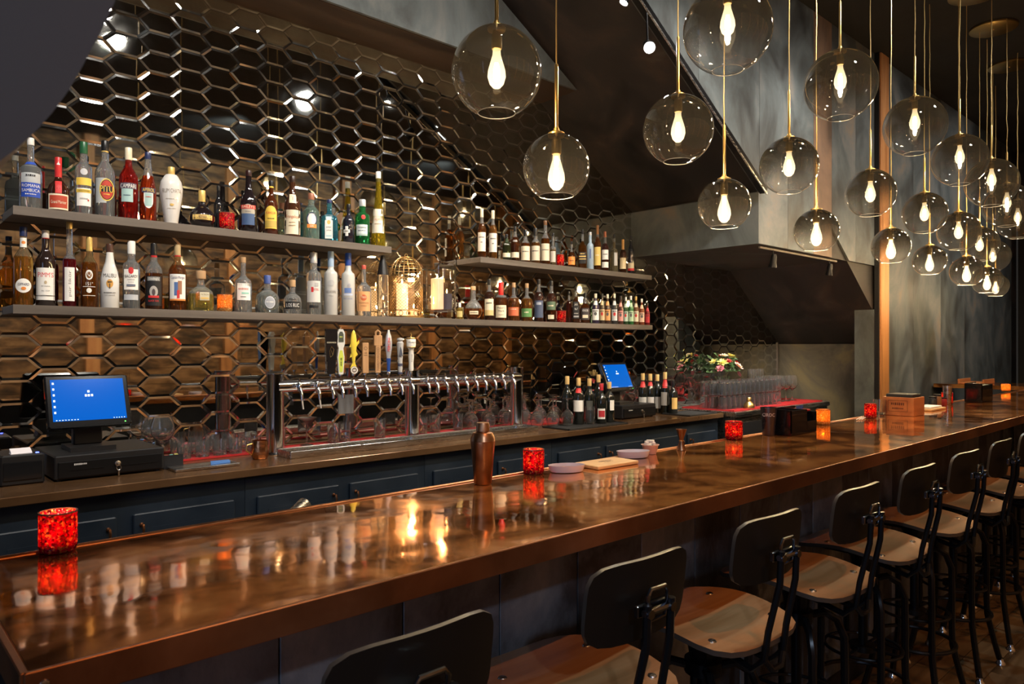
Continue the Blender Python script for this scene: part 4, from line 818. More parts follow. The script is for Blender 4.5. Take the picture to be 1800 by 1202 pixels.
# ---------------------------------------------------------------- bar stools
seat_m = noisy('seat_wood', [(.3, (.17, .075, .027)), (.5, (.25, .115, .045)), (.75, (.34, .18, .085))], 3, (.34, .42), coat=1.0, bump=.05, stretch=(.5, 6, 3), detail=7)
ply_edge = M('ply_edge', (.055, .045, .036), .35)
back_m = M('stool_back_black', (.006, .0055, .005), .42)
def plate(W, D, T, n, curve, mb, nx=14, ny=12, edge=1):
    """rounded plate: superellipse outline mapped from rings; curve(x, y) -> z offset"""
    N = 36; rings = [0, .35, .65, .88, 1.0]; vs = []; fs = []
    def pt(r, a, z):
        c, s = math.cos(a), math.sin(a); k = (abs(c) ** n + abs(s) ** n) ** (-1 / n); x, y = W / 2 * r * k * c, D / 2 * r * k * s
        return (x, y, curve(x, y) + z)
    for z in (T, 0):
        vs.append((0, 0, curve(0, 0) + z))
        for r in rings[1:]: vs += [pt(r, 2 * math.pi * j / N, z) for j in range(N)]
    h = 1 + 4 * N; ft = []; fe = []
    for j in range(N):
        q = (j + 1) % N; ft.append((0, 1 + j, 1 + q)); ft.append((h, h + 1 + q, h + 1 + j))
        for i in range(3):
            a, b = 1 + i * N, 1 + (i + 1) * N
            ft.append((a + j, b + j, b + q, a + q)); ft.append((h + a + j, h + a + q, h + b + q, h + b + j))
        o = 1 + 3 * N; fe.append((h + o + j, h + o + q, o + q, o + j))
    b0 = len(mb.v); mb.add(vs, ft, 0); mb.f += [tuple(b0 + i for i in f) for f in fe]; mb.m += [edge] * len(fe)
    return mb
SEAT = .76
def make_stool(label):
    t = thing('bar_stool', label, 'bar stool', (0, 0, 0), 0, 'bar stools along the copper bar')
    # local +y points to the bar
    sc = lambda x, y: .010 * math.cos(y * 16) - .05 * max(0, y - .10) ** 1.2 + .35 * x * x * .6
    o = plate(.385, .40, .013, 4.2, sc, MB()).build('seat', [seat_m, ply_edge], t, loc=(0, 0, SEAT - .02))
    for x, y in ((-.135, -.12), (.135, -.12), (-.13, .07), (.13, .07)):
        MB().lathe([(0, 0), (.011, 0), (.009, .003), (0, .004)], 12, T=Matrix.Translation((x, y, sc(x, y) + .0125))).build('screw', steel, o)
    MB().box(-.10, .10, -.12, .10, SEAT - .034, SEAT - .024).lathe([(0, SEAT - .13), (.035, SEAT - .13), (.045, SEAT - .06), (.07, SEAT - .035), (0, SEAT - .035)], 18).build('seat_plate', black_metal, t)
    MB().lathe([(0, .36), (.016, .36), (.016, SEAT - .12), (0, SEAT - .12)], 12).build('screw_post', black_metal, t)
    MB().lathe([(0, .60), (.05, .60), (.05, .635), (0, .635)], 18).build('hub', black_metal, t)
    MB().lathe([(0, .36), (.045, .36), (.045, .38), (0, .38)], 18).build('lower_hub', black_metal, t)
    bk = lambda x, y: .9 * x * x
    T = Matrix.Translation((.012, -.205, SEAT + .212)) @ Matrix.Rotation(math.radians(97), 4, 'X')
    mb = plate(.305, .165, .009, 5.0, bk, MB()); mb.v = [tuple(T @ Vector((v[0], v[1], -v[2]))) for v in mb.v]; mb.f = [tuple(reversed(f)) for f in mb.f]
    b = mb.build('backrest', [back_m, ply_edge], t)
    # bracket on the rear of the backrest
    br = MB(); T2 = Matrix.Translation((.0, -.238, SEAT + .205))
    br.tube([(-.024, 0, -.02), (-.030, 0, -.008), (-.030, -.004, .030), (-.022, -.004, .040), (.022, -.004, .040), (.030, -.004, .030), (.030, 0, -.008), (.024, 0, -.02)], .0045, 8, T=T2, closed=True)
    br.bbox(-.05, .05, .004, .016, -.012, .012, .002, T=T2).tube([(-.045, -.006, 0), (.045, -.006, 0)], .007, 8, T=T2)
    for x in (-.034, .034): br.lathe([(0, -.008), (.010, -.008), (.010, .008), (0, .008)], 6, T=T2 @ Matrix.Translation((x, -.008, -.002)) @ Matrix.Rotation(math.pi / 2, 4, 'X'))
    br.build('bracket', M('gun_metal', (.22, .22, .23), .18, 1.0), b)
    for x in (-.036, .036):
        MB().tube([(x, -.246, SEAT + .22), (x, -.242, SEAT + .14), (x * 1.15, -.215, SEAT + .02), (x * 1.2, -.205, SEAT - .05), (x * 1.1, -.17, SEAT - .085), (x * .9, -.05, SEAT - .06)], .0085, 8).build('upright', black_metal, t)
    MB().tube([(-.043, -.205, SEAT - .05), (-.02, -.212, SEAT - .078), (.02, -.212, SEAT - .078), (.043, -.205, SEAT - .05)], .008, 8).build('cross_bar', black_metal, t)
    for k in range(4):
        a = math.pi / 4 + k * math.pi / 2; c, s = math.cos(a), math.sin(a); P = lambda r, z: (r * c, r * s, z)
        lg = MB().tube([P(.03, .615), P(.085, .628), P(.125, .605), P(.148, .55), P(.150, .45), P(.150, .30), P(.153, .23), P(.185, .10), P(.208, .022)], .0125, 8).build('leg', black_metal, t)
        MB().lathe([(0, .0), (.022, .0), (.020, .008), (.013, .016), (.012, .028), (0, .028)], 14, T=Matrix.Translation((.212 * c, .212 * s, 0))).build('foot', chrome, lg)
    MB().tube([(.150 * math.cos(q * .1745), .150 * math.sin(q * .1745), .25) for q in range(36)], .008, 8, closed=True).build('foot_ring', black_metal, t)
    MB().tube([(.13 * math.cos(q * .1745), .13 * math.sin(q * .1745), .37) for q in range(36)], .006, 8, closed=True).tube([(-.13, 0, .37), (.13, 0, .37)], .006, 6).tube([(0, -.13, .37), (0, .13, .37)], .006, 6).build('brace', black_metal, t)
    return t
sl = ['nearest black backed stool at the bottom centre, seat out of view', 'second black backed stool from the camera, rear seat corner in view', 'third stool from the camera, seat lit pale beside its backrest', 'fourth stool from the camera', 'fifth stool from the camera', 'sixth stool from the camera',
      'seventh stool from the camera', 'eighth stool from the camera, near the right edge', 'ninth stool, mostly cut off by the right edge', 'farthest stool, only its seat edge in view']
st0 = make_stool(sl[0])
for i, x in enumerate((.62, 1.17, 1.70, 2.235, 2.76, 3.29, 3.80, 4.32, 4.84, 5.36)):
    s = st0 if i == 0 else dup(st0)
    s.location = (x, 1.075, 0); s.rotation_euler.z = [0, -.04, -.05, -.03, -.03, -.05, -.02, -.04, 0, -.03][i]; s['label'] = sl[i] + ('' if i in (0, 1, 2, 7, 8, 9) else ', wooden seat and black backrest')

# ---------------------------------------------------------------- beer tower, drip tray, tap handles
YT = 3.46; pz = 1.27
tw_ = thing('beer_tower', 'chrome beer tower on three columns carrying a row of taps', 'beer tower', (2.43, YT, ZK))
inv = Matrix.Translation((-2.43, -YT, -ZK))
for k, x in enumerate((1.607, 2.435, 3.262)):
    MB().lathe([(0, 0), (.056, 0), (.058, .004), (.050, .010), (.0425, .014), (.0425, .395), (.044, .397), (.044, .402), (0, .404)], 32, T=Matrix.Translation((x - 2.43, 0, 0))).build('column', chrome, tw_)
MB().tube([(1.607, YT - .02, pz), (3.262, YT - .02, pz)], .031, 20, T=inv).build('tap_rail', chrome, tw_)
tap_px = [526.6, 557.7, 582, 599, 621.5, 642, 664, 683, 703.4, 722.7, 751, 766.5, 782.7, 801.4, 818.5, 835.6, 851, 867.6, 883.8, 901]
TF = None; tx = []
for k, px in enumerate(tap_px):
    q = V(px, 680, YT - .075); tx.append(q.x)
    if TF is None:
        body = MB().tube([(0, .045, 0), (0, .012, 0)], .013, 10).lathe([(0, -.028), (.009, -.028), (.012, -.02), (.013, 0), (.010, .018), (.006, .022), (0, .022)], 12).tube([(0, -.004, -.012), (0, -.02, -.03), (0, -.026, -.058), (0, -.026, -.070)], [.010, .009, .0075, .0075], 10).tube([(0, 0, .02), (0, 0, .040)], .005, 8)
        f = body.build('faucet', chrome, tw_); TF = f.data
    else: f = link('faucet', TF, tw_)
    f.location = (q.x - 2.43, -.075, pz - ZK)
    if k < 2: MB().tube([(0, -.026, -.068), (.006, -.028, -.115)], .004, 8).build('long_spout', M('pale_metal', (.8, .75, .7), .3, .6), f)
MB().box(-.045, .045, -.012, -.004, -.16, -.06, T=Matrix.Translation((V(608, 700, YT - .02).x - 2.43, -.01, pz - ZK))).build('badge_plate', M('slate', (.10, .10, .105), .45), tw_, smooth=False)
q0 = G(493, 792, ZK + .02)
t = thing('drip_tray', 'long stainless steel drip tray with perforated grate under the taps', 'drip tray', (2.43, 3.34, ZK + .0005))
MB().bbox(-.84, .83, -.085, -.079, 0, .034, .0015).bbox(-.84, .83, .055, .061, 0, .034, .0015).bbox(-.84, -.834, -.080, .056, 0, .034, .0015).bbox(.824, .83, -.080, .056, 0, .034, .0015).box(-.835, .825, -.08, .056, 0, .004).build('tray', steel, t, smooth=False)
gr = MB()
for k in range(66): gr.box(-.832 + k * .025, -.832 + k * .025 + .017, -.078, .054, .026, .029)
for y in (-.05, -.015, .02): gr.box(-.832, .822, y, y + .006, .024, .027)
gr.build('grate', steel, t, smooth=False)['kind'] = 'stuff'
def handle(k, label, build, dz=.0425):
    t = thing('tap_handle', label, 'tap handle', (tx[k], YT - .075, pz + dz), face_cam(Vector((tx[k], YT, 0))) * .6, 'beer tap handles'); build(t)
    MB().lathe([(0, 0), (.009, 0), (.010, .012), (.006, .018), (0, .018)], 12).build('ferrule', chrome, t)
def txt_on(t, s, x, z, w, h, col, y, vert=False, par=None):
    T = Matrix.Translation((x, y, z)) @ (Matrix.Rotation(math.pi / 2, 4, 'Y') @ Matrix.Identity(4) if False else Matrix.Identity(4))
    if vert: T = Matrix.Translation((x, y, z)) @ Matrix.Rotation(-math.pi / 2, 4, 'Y')
    mb = MB(); flat_text(mb, s, w, h, T); return mb.build('lettering', paint(col), par or t, smooth=False)
def guinness(t):
    o = MB().prism([(-.018, .015), (.018, .015), (.032, .20), (.030, .245), (-.030, .245), (-.030, .20)], -.012, .012).build('grip', black_gloss, t, smooth=False)
    txt_on(t, 'GUINNESS', 0, .175, .048, .009, CRM, -.0128, par=o); MB().tube([(-.006, -.013, .10), (-.010, -.013, .13), (.0, -.013, .155), (.012, -.013, .14), (.006, -.013, .11)], .0009, 5).tube([(-.006, -.013, .10), (.006, -.013, .11), (-.002, -.013, .135)], .0007, 5).build('harp', brass, o)
handle(2, 'wide black tap handle with small cream lettering', guinness)
def greenlab(t):
    o = MB().prism([(-.012, .012), (.0, .006), (.012, .012), (.018, .10), (.012, .145), (.020, .17), (.020, .225), (.010, .245), (-.010, .245), (-.020, .225), (-.020, .17), (-.012, .145), (-.018, .10)], -.009, .009).build('grip', M('handle_white', (.62, .62, .58), .3), t, smooth=False)
    MB().prism([(-.008, .022), (.008, .022), (.013, .10), (.006, .135), (-.006, .135), (-.013, .10)], -.0105, -.0092).build('panel', paint((.55, .62, .08)), o, smooth=False)
    MB().prism([(-.013, .178), (.013, .178), (.013, .218), (.006, .232), (-.006, .232), (-.013, .218)], -.0105, -.0092).build('crest', paint((.06, .07, .05)), o, smooth=False)
    txt_on(t, '~STONE IPA', .0, .075, .09, .010, (.05, .08, .02), -.0112, True, o); txt_on(t, '~HOP', 0, .205, .02, .010, (.5, .6, .1), -.0112, par=o)
handle(3, 'white angular tap handle with lime green panel', greenlab)
def fish(t):
    y = M('fish_yellow', (.72, .55, .06), .35)
    T = Matrix.Translation((0, 0, .05))
    pr = [(0, 0), (.004, .01), (.008, .03), (.013, .07), (.0165, .11), (.016, .14), (.012, .17), (.005, .188), (0, .192)]
    b = MB().lathe(pr, 16, T=T, ysc=.6).build('body', y, t)
    MB().prism([(-.018, .04), (.016, .045), (.006, .075), (-.003, .075)], -.002, .002).prism([(.013, .15), (.030, .175), (.028, .19), (.014, .172)], -.002, .002).prism([(.010, .10), (.022, .112), (.014, .13)], -.002, .002).prism([(-.012, .155), (-.022, .150), (-.016, .172)], -.002, .002).prism([(-.010, .10), (-.020, .095), (-.014, .12)], -.002, .002).build('fin', y, b, smooth=False)
    MB().lathe([(0, 0), (.002, .001), (0, .003)], 8, T=Matrix.Translation((.006, -.008, .222)) @ Matrix.Rotation(math.pi / 2, 4, 'X')).build('eye', black, b)
    e = MB().lathe([(0, -.004), (.020, -.004), (.021, 0), (.020, .004), (0, .004)], 24, T=Matrix.Translation((.002, -.006, .030)) @ Matrix.Rotation(math.pi / 2, 4, 'X')).build('badge', M('badge_brown', (.20, .16, .13), .4), t)
    MB().lathe([(.014, .0042), (.016, .0048), (.018, .0042)], 24, T=Matrix.Translation((.002, -.006, .030)) @ Matrix.Rotation(math.pi / 2, 4, 'X')).build('ring', paint(WHT), e)
    txt_on(t, '~ALE', .002, .030, .02, .009, WHT, -.0108, par=e)
handle(4, 'yellow fish shaped tap handle with round badge', fish)
oak = noisy('handle_oak', [(.3, (.36, .19, .08)), (.7, (.52, .30, .14))], 9, (.45, .6), stretch=(6, 6, .5))
def wood(t):
    o = MB().bbox(-.0165, .0165, -.010, .010, .012, .175, .002).build('grip', oak, t, smooth=False)
    MB().lathe([(.007, .0104), (.008, .0108), (.009, .0104)], 20, T=Matrix.Translation((0, 0, .145)) @ Matrix.Rotation(math.pi / 2, 4, 'X')).build('emblem', paint((.10, .05, .02)), o)
    txt_on(t, '~OGRE', 0, .12, .022, .007, (.10, .05, .02), -.0106, par=o); txt_on(t, '~BREWING', 0, .108, .024, .005, (.10, .05, .02), -.0106, par=o)
handle(5, 'short plain oak plank tap handle with burnt emblem', wood)
def hardy(t):
    o = MB().bbox(-.014, .014, -.010, .010, .012, .160, .002).bbox(-.022, .022, -.010, .010, .158, .215, .002).tube([(-.011, 0, .214), (-.012, 0, .232), (0, 0, .242), (.012, 0, .232), (.011, 0, .214)], .006, 8).build('grip', oak, t)
    txt_on(t, 'HARDYWOOD', 0, .088, .125, .014, (.15, .07, .03), -.0106, True, o)
handle(6, 'oak tap handle with looped top and upright lettering', hardy)
def peroni(t):
    o = MB().lathe([(0, .012), (.008, .012), (.009, .05), (.012, .10), (.018, .14), (.020, .175), (.016, .21), (.008, .232), (.005, .245), (0, .247)], 20, ysc=.6).build('grip', M('handle_silver', (.55, .56, .60), .25, .5), t)
    MB().lathe([(.0085, .013), (.0094, .05), (.0125, .085), (.0125, .09), (0.0, .09)], 20, ysc=.62).build('blue_foot', M('deep_blue', (.02, .06, .25), .3), o)
    txt_on(t, 'PERONI', 0, .165, .075, .016, (.60, .03, .04), -.0128, True, o)
handle(7, 'silver and blue paddle tap handle with upright red lettering', peroni)
def grey(t):
    o = MB().lathe([(0, .012), (.010, .012), (.013, .03), (.012, .06), (.014, .09), (.018, .16), (.019, .175), (.014, .180), (.014, .186), (.019, .190), (.018, .200), (0, .204)], 20).build('grip', M('handle_grey', (.42, .42, .42), .35), t)
    MB().lathe([(.0135, .054), (.0145, .056), (.0140, .060)], 20).lathe([(.0140, .046), (.0140, .048), (.0135, .052)], 20).lathe([(0, 0), (.012, 0), (.014, .012), (0, .012)], 16).build('bands', paint((.04, .05, .10)), o)
    MB().prism([(-.008, .105), (.010, .10), (.004, .135), (-.002, .155), (-.006, .13)], -.0205, -.0190).build('emblem', paint((.06, .07, .10)), o, smooth=False)
handle(8, 'grey turned tap handle with dark bands, lighthouse like', grey)
def modelo(t):
    o = MB().lathe([(0, .018), (.012, .018), (.014, .03), (.013, .06), (.016, .10), (.014, .135), (.018, .145), (.026, .150), (.027, .200), (.024, .205), (0, .207)], 24).build('grip', M('handle_ivory', (.68, .65, .60), .35), t)
    MB().lathe([(.0268, .196), (.0278, .198), (.0278, .203), (.0268, .205)], 24).lathe([(.0268, .148), (.0278, .150), (.0268, .154)], 24).build('bands', brass, o)
    txt_on(t, 'Modelo', 0, .178, .044, .016, BLK, -.0285, par=o); txt_on(t, 'Especial', 0, .09, .05, .010, (.3, .3, .3), -.0175, True, o)
    MB().tube([(.002 * math.cos(q), .002 * math.sin(q), .205 + q * .0025) for q in range(12)], .0025, 6).build('finial', brass, o)
handle(9, 'ivory tap handle with wide drum top and gold bands', modelo)

# ---------------------------------------------------------------- point of sale terminals
def screen_mat():
    m = bpy.data.materials.new('screen_blue'); m.use_nodes = True; t = m.node_tree; n = t.nodes; b = n['Principled BSDF']
    b.inputs['Base Color'].default_value = (.0, .02, .08, 1); b.inputs['Roughness'].default_value = .12
    b.inputs['Emission Color'].default_value = (.0, .135, .70, 1); b.inputs['Emission Strength'].default_value = .52; b.inputs['Specular IOR Level'].default_value = .15; return m
scr = screen_mat(); icon = M('screen_icon', (.7, .8, .9), .4, emis=(.55, .75, 1), estr=.5)
def drawer_and_terminal(x0, x1, yf, label_d, label_t, mx, rz, brand=True):
    t = thing('cash_drawer', label_d, 'cash drawer', ((x0 + x1) / 2, yf, ZK + .0006)); L = (x1 - x0) / 2
    MB().bbox(-L, L, .004, .40, .006, .100, .004).build('case', black, t, smooth=False)
    MB().bbox(-L + .012, L - .01, -.004, .004, .012, .076, .002).box(-L + .05, -.03, -.0055, -.004, .040, .043).box(.03, L - .03, -.0055, -.004, .040, .043).build('drawer_front', black_metal, t, smooth=False)
    for sx in (-L + .02, L - .02):
        for y in (.03, .36): MB().lathe([(0, 0), (.01, 0), (.01, .006), (0, .006)], 10, T=Matrix.Translation((sx, y, 0))).build('rubber_foot', black, t)
    k = MB().lathe([(0, 0), (.011, 0), (.011, .006), (.006, .008), (0, .008)], 16, T=Matrix.Translation((.02, -.004, .052)) @ Matrix.Rotation(math.pi / 2, 4, 'X')).build('lock', steel, t)
    MB().tube([(.02, -.012, .052), (.02, -.024, .050)], .003, 6).tube([(.02 + .009 * math.cos(q * .7), -.022, .036 + .010 * math.sin(q * .7)) for q in range(9)], .0014, 6, closed=True).bbox(.017, .023, -.024, -.022, .003, .026, .0005).build('key', steel, k)
    mb = MB(); flat_text(mb, '~POSIFLEX', .045, None, Matrix.Translation((-L + .09, -.0045, .064))); mb.build('lettering', paint((.45, .45, .45)), t, smooth=False)
    # the terminal stands on the drawer
    z0 = ZK + .1012
    t = thing('touch_terminal', label_t, 'screen', (mx, yf + .17, z0), rz, 'touch screen terminals on the back counter')
    MB().prism([(-.085, -.08), (.085, -.08), (.085, .11), (-.085, .11)], 0, .018, 'z').bbox(-.055, .055, .02, .07, .016, .17, .006).build('stand', black, t, smooth=False)
    T = Matrix.Translation((0, -.045, .102)) @ Matrix.Rotation(-math.radians(24), 4, 'X'); W, Hh = .158, .232
    f = MB().bbox(-W, W, .0, .034, 0, Hh, .006, T=T).build('bezel', black_gloss, t, smooth=False)
    MB().box(-W + .020, W - .020, -.0012, -.0002, .026, Hh - .020, T=T).build('display', scr, f, smooth=False)
    ic = MB(); q = random.Random(4)
    for j in range(6): ic.box(-W + .026, -W + .033, -.0022, -.0014, Hh - .042 - j * .026, Hh - .033 - j * .026, T=T)
    for j in range(8): ic.box(-W + .03 + j * .011, -W + .035 + j * .011, -.0022, -.0014, .029, .032, T=T)
    for x, z in ((0, .150), (-.011, .132), (0, .132), (.012, .132)): ic.box(x - .004, x + .004, -.0022, -.0014, z, z + .010, T=T)
    for j in range(5): ic.box(W - .028 - j * .010, W - .032 - j * .010, -.0022, -.0014, .029, .032, T=T)
    o = ic.build('screen_icons', icon, f, smooth=False); o['kind'] = 'stuff'
    MB().box(W - .030, W - .026, -.001, 0, .010, .013, T=T).build('power_light', M('green_led', (.1, .8, .1), .5, emis=(.1, 1, .1), estr=3), f, smooth=False)
    return t
drawer_and_terminal(.635, 1.045, 3.335, 'black steel cash drawer with keys in its lock, left end of the counter', 'large blue screened terminal tilted back on the left cash drawer', .795, -.02)
drawer_and_terminal(4.21, 4.62, 3.335, 'black steel cash drawer between the wine bottles', 'smaller looking blue screened terminal between the two groups of wine bottles', 4.37, .02)
t = thing('receipt_printer', 'black receipt printer with white paper and blue light at the far left', 'printer', (.535, 3.36, ZK + .0006), .02)
MB().bbox(-.075, .072, 0, .19, 0, .118, .006).build('case', black, t, smooth=False)
MB().bbox(-.066, .062, -.004, .002, .02, .09, .002).build('front_cover', black_gloss, t, smooth=False)
MB().box(-.035, .035, .03, .075, .117, .119).prism([(.03, .118), (.075, .119), (.078, .135), (.074, .136)], -.033, .036, 'x').build('paper', M('paper_white', (.75, .72, .76), .7), t, smooth=False)
MB().box(.046, .056, .02, .03, .118, .120).build('status_light', M('blue_led', (.1, .1, .8), .5, emis=(.05, .08, 1), estr=10), t, smooth=False)

# ---------------------------------------------------------------- red bar mats, dark mats, station
red_rubber = noisy('red_rubber', [(.3, (.26, .006, .008)), (.7, (.40, .010, .012))], 30, (.45, .6))
def mat_(x0, x1, y0, y1, z, label, m=red_rubber, nubs=True):
    t = thing('bar_mat', label, 'mat', ((x0 + x1) / 2, (y0 + y1) / 2, z), 0); L, D = (x1 - x0) / 2, (y1 - y0) / 2
    mb = MB().bbox(-L, L, -D, D, 0, .005, .001)
    mb.box(-L, L, -D, -D + .008, .004, .010).box(-L, L, D - .008, D, .004, .010).box(-L, -L + .008, -D, D, .004, .010).box(L - .008, L, -D, D, .004, .010)
    mb.build('mat', m, t, smooth=False); return t
mat_(1.66, 3.40, 3.525, 3.655, ZK + .0006, 'long red rubber bar mat behind the drip tray under the glasses')
mat_(1.16, 1.62, 3.53, 3.73, ZK + .0006, 'short red rubber bar mat under the tumblers left of the first column')
mat_(3.42, 3.95, 3.50, 3.76, ZK + .0006, 'red rubber bar mat under the upturned wine glasses')
black_rub = M('black_rubber', (.014, .014, .014), .6)
mat_(3.42, 4.02, 3.14, 3.38, ZK + .0006, 'black rubber mat right of the drip tray', black_rub)
mat_(4.78, 5.18, 3.14, 3.40, ZK + .0006, 'black rubber mat at the right end of the counter', black_rub)
t = thing('ice_station', 'stainless ice station with red matted top past the end of the counter', 'ice station', (5.95, 3.40, 0))
MB().bbox(-.70, 1.02, -.38, .38, .90, .94, .004).build('top', steel, t, smooth=False)
MB().bbox(-.69, 1.01, -.36, .38, .02, .899, .004).build('body', steel, t, smooth=False)
MB().box(-.60, -.1, -.366, -.36, .45, .85).build('side_panel', black, t, smooth=False)
mat_(5.30, 6.92, 3.07, 3.56, .9406, 'wide red rubber mat on the stainless ice station')

# ---------------------------------------------------------------- glassware
thin = M('clear_glassware', (.99, .99, .985), .015, 0, .98, 1.46)
def ring(R, z, t=.0012): return [(R, z)]
def tumbler_me(R, Hh, up=True):
    pr = [(0, .002), (R * .86, .001), (R * .90, .006), (R, Hh), (R * .95, Hh), (R * .85, .018), (0, .014)]
    if not up: pr = [(r, Hh - z) for r, z in reversed(pr)]
    return MB().lathe(pr, 18)
def balloon(R, Hh, up=True):
    s = Hh * .42
    pr = [(0, 0), (R * .80, .001), (R * .78, .003), (.008, .010), (.0042, .02), (.0042, s - .01), (.009, s), (R * .62, s + R * .32), (R * .93, s + R * .85), (R, s + R * 1.25), (R * .93, s + R * 1.8), (R * .74, Hh), (R * .72, Hh), (R * .90, s + R * 1.8), (R * .96, s + R * 1.25), (R * .9, s + R * .88), (R * .58, s + R * .38), (0, s + .004)]
    if not up: pr = [(r, Hh - z) for r, z in reversed(pr)]
    return MB().lathe(pr, 22)
GM = {}
def glass_at(kind, p, R, Hh, label, group, up=True):
    key = (kind, round(R, 3), round(Hh, 3), up)
    if key not in GM:
        o = (tumbler_me if kind == 'tumbler' else balloon)(R, Hh, up).build('tumbler' if kind == 'tumbler' else 'wine_glass', thin, ang=50); GM[key] = o.data; o.location = p
    else: o = link('tumbler' if kind == 'tumbler' else 'wine_glass', GM[key], None, p)
    tag(o, label, 'glass', group); return o
zm = ZK + .0112; zm2 = .9406 + .0056; zk5 = ZK + .0058
# tumblers on the short red mat
q = random.Random(5)
ORD = ['first', 'second', 'third', 'fourth', 'fifth', 'sixth', 'seventh', 'eighth', 'ninth', 'tenth', 'eleventh', 'twelfth', 'last']
for i in range(5):
    for j in range(2):
        glass_at('tumbler', (1.21 + i * .083 + q.uniform(-.004, .004), 3.58 + j * .10, zk5), .034, .088 if j else .078, 'clear tumbler on the short red mat, %s from the left in the %s row' % (ORD[i], ['front', 'rear'][j]), 'tumblers left of the beer tower', True)
glass_at('balloon', (1.105, 3.55, ZK + .0008), .052, .215, 'large clear balloon glass right behind the card reader', 'balloon glasses near the left terminal')
glass_at('balloon', (1.10, 3.70, ZK + .0008), .045, .20, 'clear balloon glass close to the mirror beside the left cash drawer', 'balloon glasses near the left terminal')
for x, hh, s in ((1.70, .10, 'first'), (2.02, .105, 'second'), (2.09, .11, 'third'), (2.32, .115, 'fourth'), (2.62, .10, 'fifth'), (2.72, .105, 'sixth'), (2.90, .105, 'seventh')):
    glass_at('tumbler', (x, 3.62, zk5), .036, hh, 'clear tumbler on the long red mat, %s from the left column' % s, 'tumblers behind the drip tray')
def martini(p, label):
    pr = [(0, 0), (.036, .001), (.034, .003), (.005, .008), (.004, .085), (.054, .150), (.0525, .150), (0, .088)]
    o = MB().lathe(pr, 22).build('cocktail_glass', thin); o.location = p; tag(o, label, 'glass')
martini((1.86, 3.62, zk5), 'conical cocktail glass on the red mat between two beer columns')
# upturned balloon wine glasses behind and beside the third column
k = 0
for i in range(6):
    for j in range(3):
        x = 2.98 + i * .15; y = 3.55 + j * .085 if x > 3.36 else 3.575 + j * .10
        if x <= 3.36 and j == 2: continue
        glass_at('balloon', (x + (j % 2) * .06, min(y, 3.74), zk5), .040, .185, 'upturned wine glass by the right column, %s from left, %s row' % (ORD[i], ['front', 'second', 'third'][j]), 'upturned wine glasses by the right beer column', up=False)
for k, (x, y) in enumerate(((3.38, 3.39), (3.49, 3.35), (3.60, 3.32))):
    glass_at('balloon', (x, y, zk5), .045, .185, 'upturned balloon glass on the black mat, %s' % ['nearest the right beer column', 'middle of three', 'nearest the wine bottles'][k], 'front row of upturned balloon glasses', up=False)
glass_at('tumbler', (3.79, 3.285, ZK + .0008), .036, .125, 'tall clear tumbler standing before the wine bottles', None)
# ranks of upturned glasses on the station
for i in range(13):
    for j in range(3):
        glass_at('tumbler', (5.34 + i * .078, 3.20 + j * .085, zm2), .036, .115, 'upturned glass in the lower tier on the station, %s in the %s rank' % (ORD[i], ['front', 'middle', 'rear'][j]), 'ranked glasses on the ice station, lower tier', up=False)
        glass_at('tumbler', (5.34 + i * .078, 3.20 + j * .085, zm2 + .1165), .036, .115, 'upturned glass in the upper tier on the station, %s in the %s rank' % (ORD[i], ['front', 'middle', 'rear'][j]), 'ranked glasses on the ice station, upper tier', up=False)
for i in range(4):
    for j in range(2): glass_at('balloon', (6.40 + i * .125, 3.30 + j * .14, zm2), .052, .24, 'large clear wine glass at the ice station end, %s in the %s row' % (ORD[i], ['front', 'rear'][j]), 'large wine glasses at the station end')
for i in range(3): glass_at('tumbler', (6.50 + i * .09, 3.58, zm2), .034, .30, 'tall clear glass right of the bouquet, %s of three' % ORD[i], 'tall glasses beside the bouquet')
for i in range(5): glass_at('balloon', (4.90 + i * .085, 3.68 - (i % 2) * .08, ZK + .0008), .038, .20, 'stemmed glass between the right wine bottles and the station, %s from the left' % ORD[i], 'stemmed glasses at the counter end')

# ---------------------------------------------------------------- wine bottles on the counter
def wine(px, top, label, y, capc, body=(.010, .012, .010), items=(), wpx=22):
    q = V(px, top, y); p = Vector((q.x, y, ZK + .0008 + (.005 if 3.42 < q.x < 4.02 and y < 3.38 or 4.78 < q.x < 5.18 and y < 3.4 else 0))); h = q.z - p.z
    return bottle(p, min(h, .33), .037, 'wine', label, opaque=body, cap=(.17, capc), items=items, group='wine bottles on the back counter')
gd = (.62, .42, .17)
wine(997, 661, 'dark wine bottle, leftmost of the left wine group', 3.44, gd)
wine(1017, 664, 'wine bottle with gold top, red collar and white lower label', 3.33, gd, items=[('b', -.9, .9, .28, .52, WHT), ('b', -.5, .5, .68, .78, RED)])
wine(1036, 665, 'dark wine bottle with gold top standing behind the tall tumbler', 3.38, gd, items=[('b', -.6, .6, .3, .5, (.10, .10, .09))])
wine(1052, 656, 'tall dark wine bottle at the left edge of the second terminal', 3.46, gd)
wine(1057, 674, 'dark bottle with red capsule and small red and white label, in front', 3.255, (.45, .03, .04), items=[('b', -.6, .75, .12, .38, WHT), ('b', -.45, .7, .17, .33, (.45, .03, .04))])
wine(1071, 671, 'dark bottle with gold top and slanted white label, in front right', 3.275, gd, items=[('b', .1, .9, .30, .55, WHT)])
wine(1130, 656, 'wine bottle with gold and red top just right of the second terminal', 3.52, gd, items=[('b', -.8, .8, .12, .42, (.45, .45, .43)), ('b', -.5, .5, .66, .80, RED)])
wine(1143, 657, 'wine bottle with red collar, second in the right wine group', 3.51, gd, items=[('b', -.8, .8, .12, .42, (.50, .49, .47)), ('b', -.5, .5, .70, .80, RED)])
wine(1155.5, 658, 'wine bottle with narrow dark neck, third in the right wine group', 3.51, gd, items=[('b', -.8, .8, .12, .42, (.30, .30, .30))])
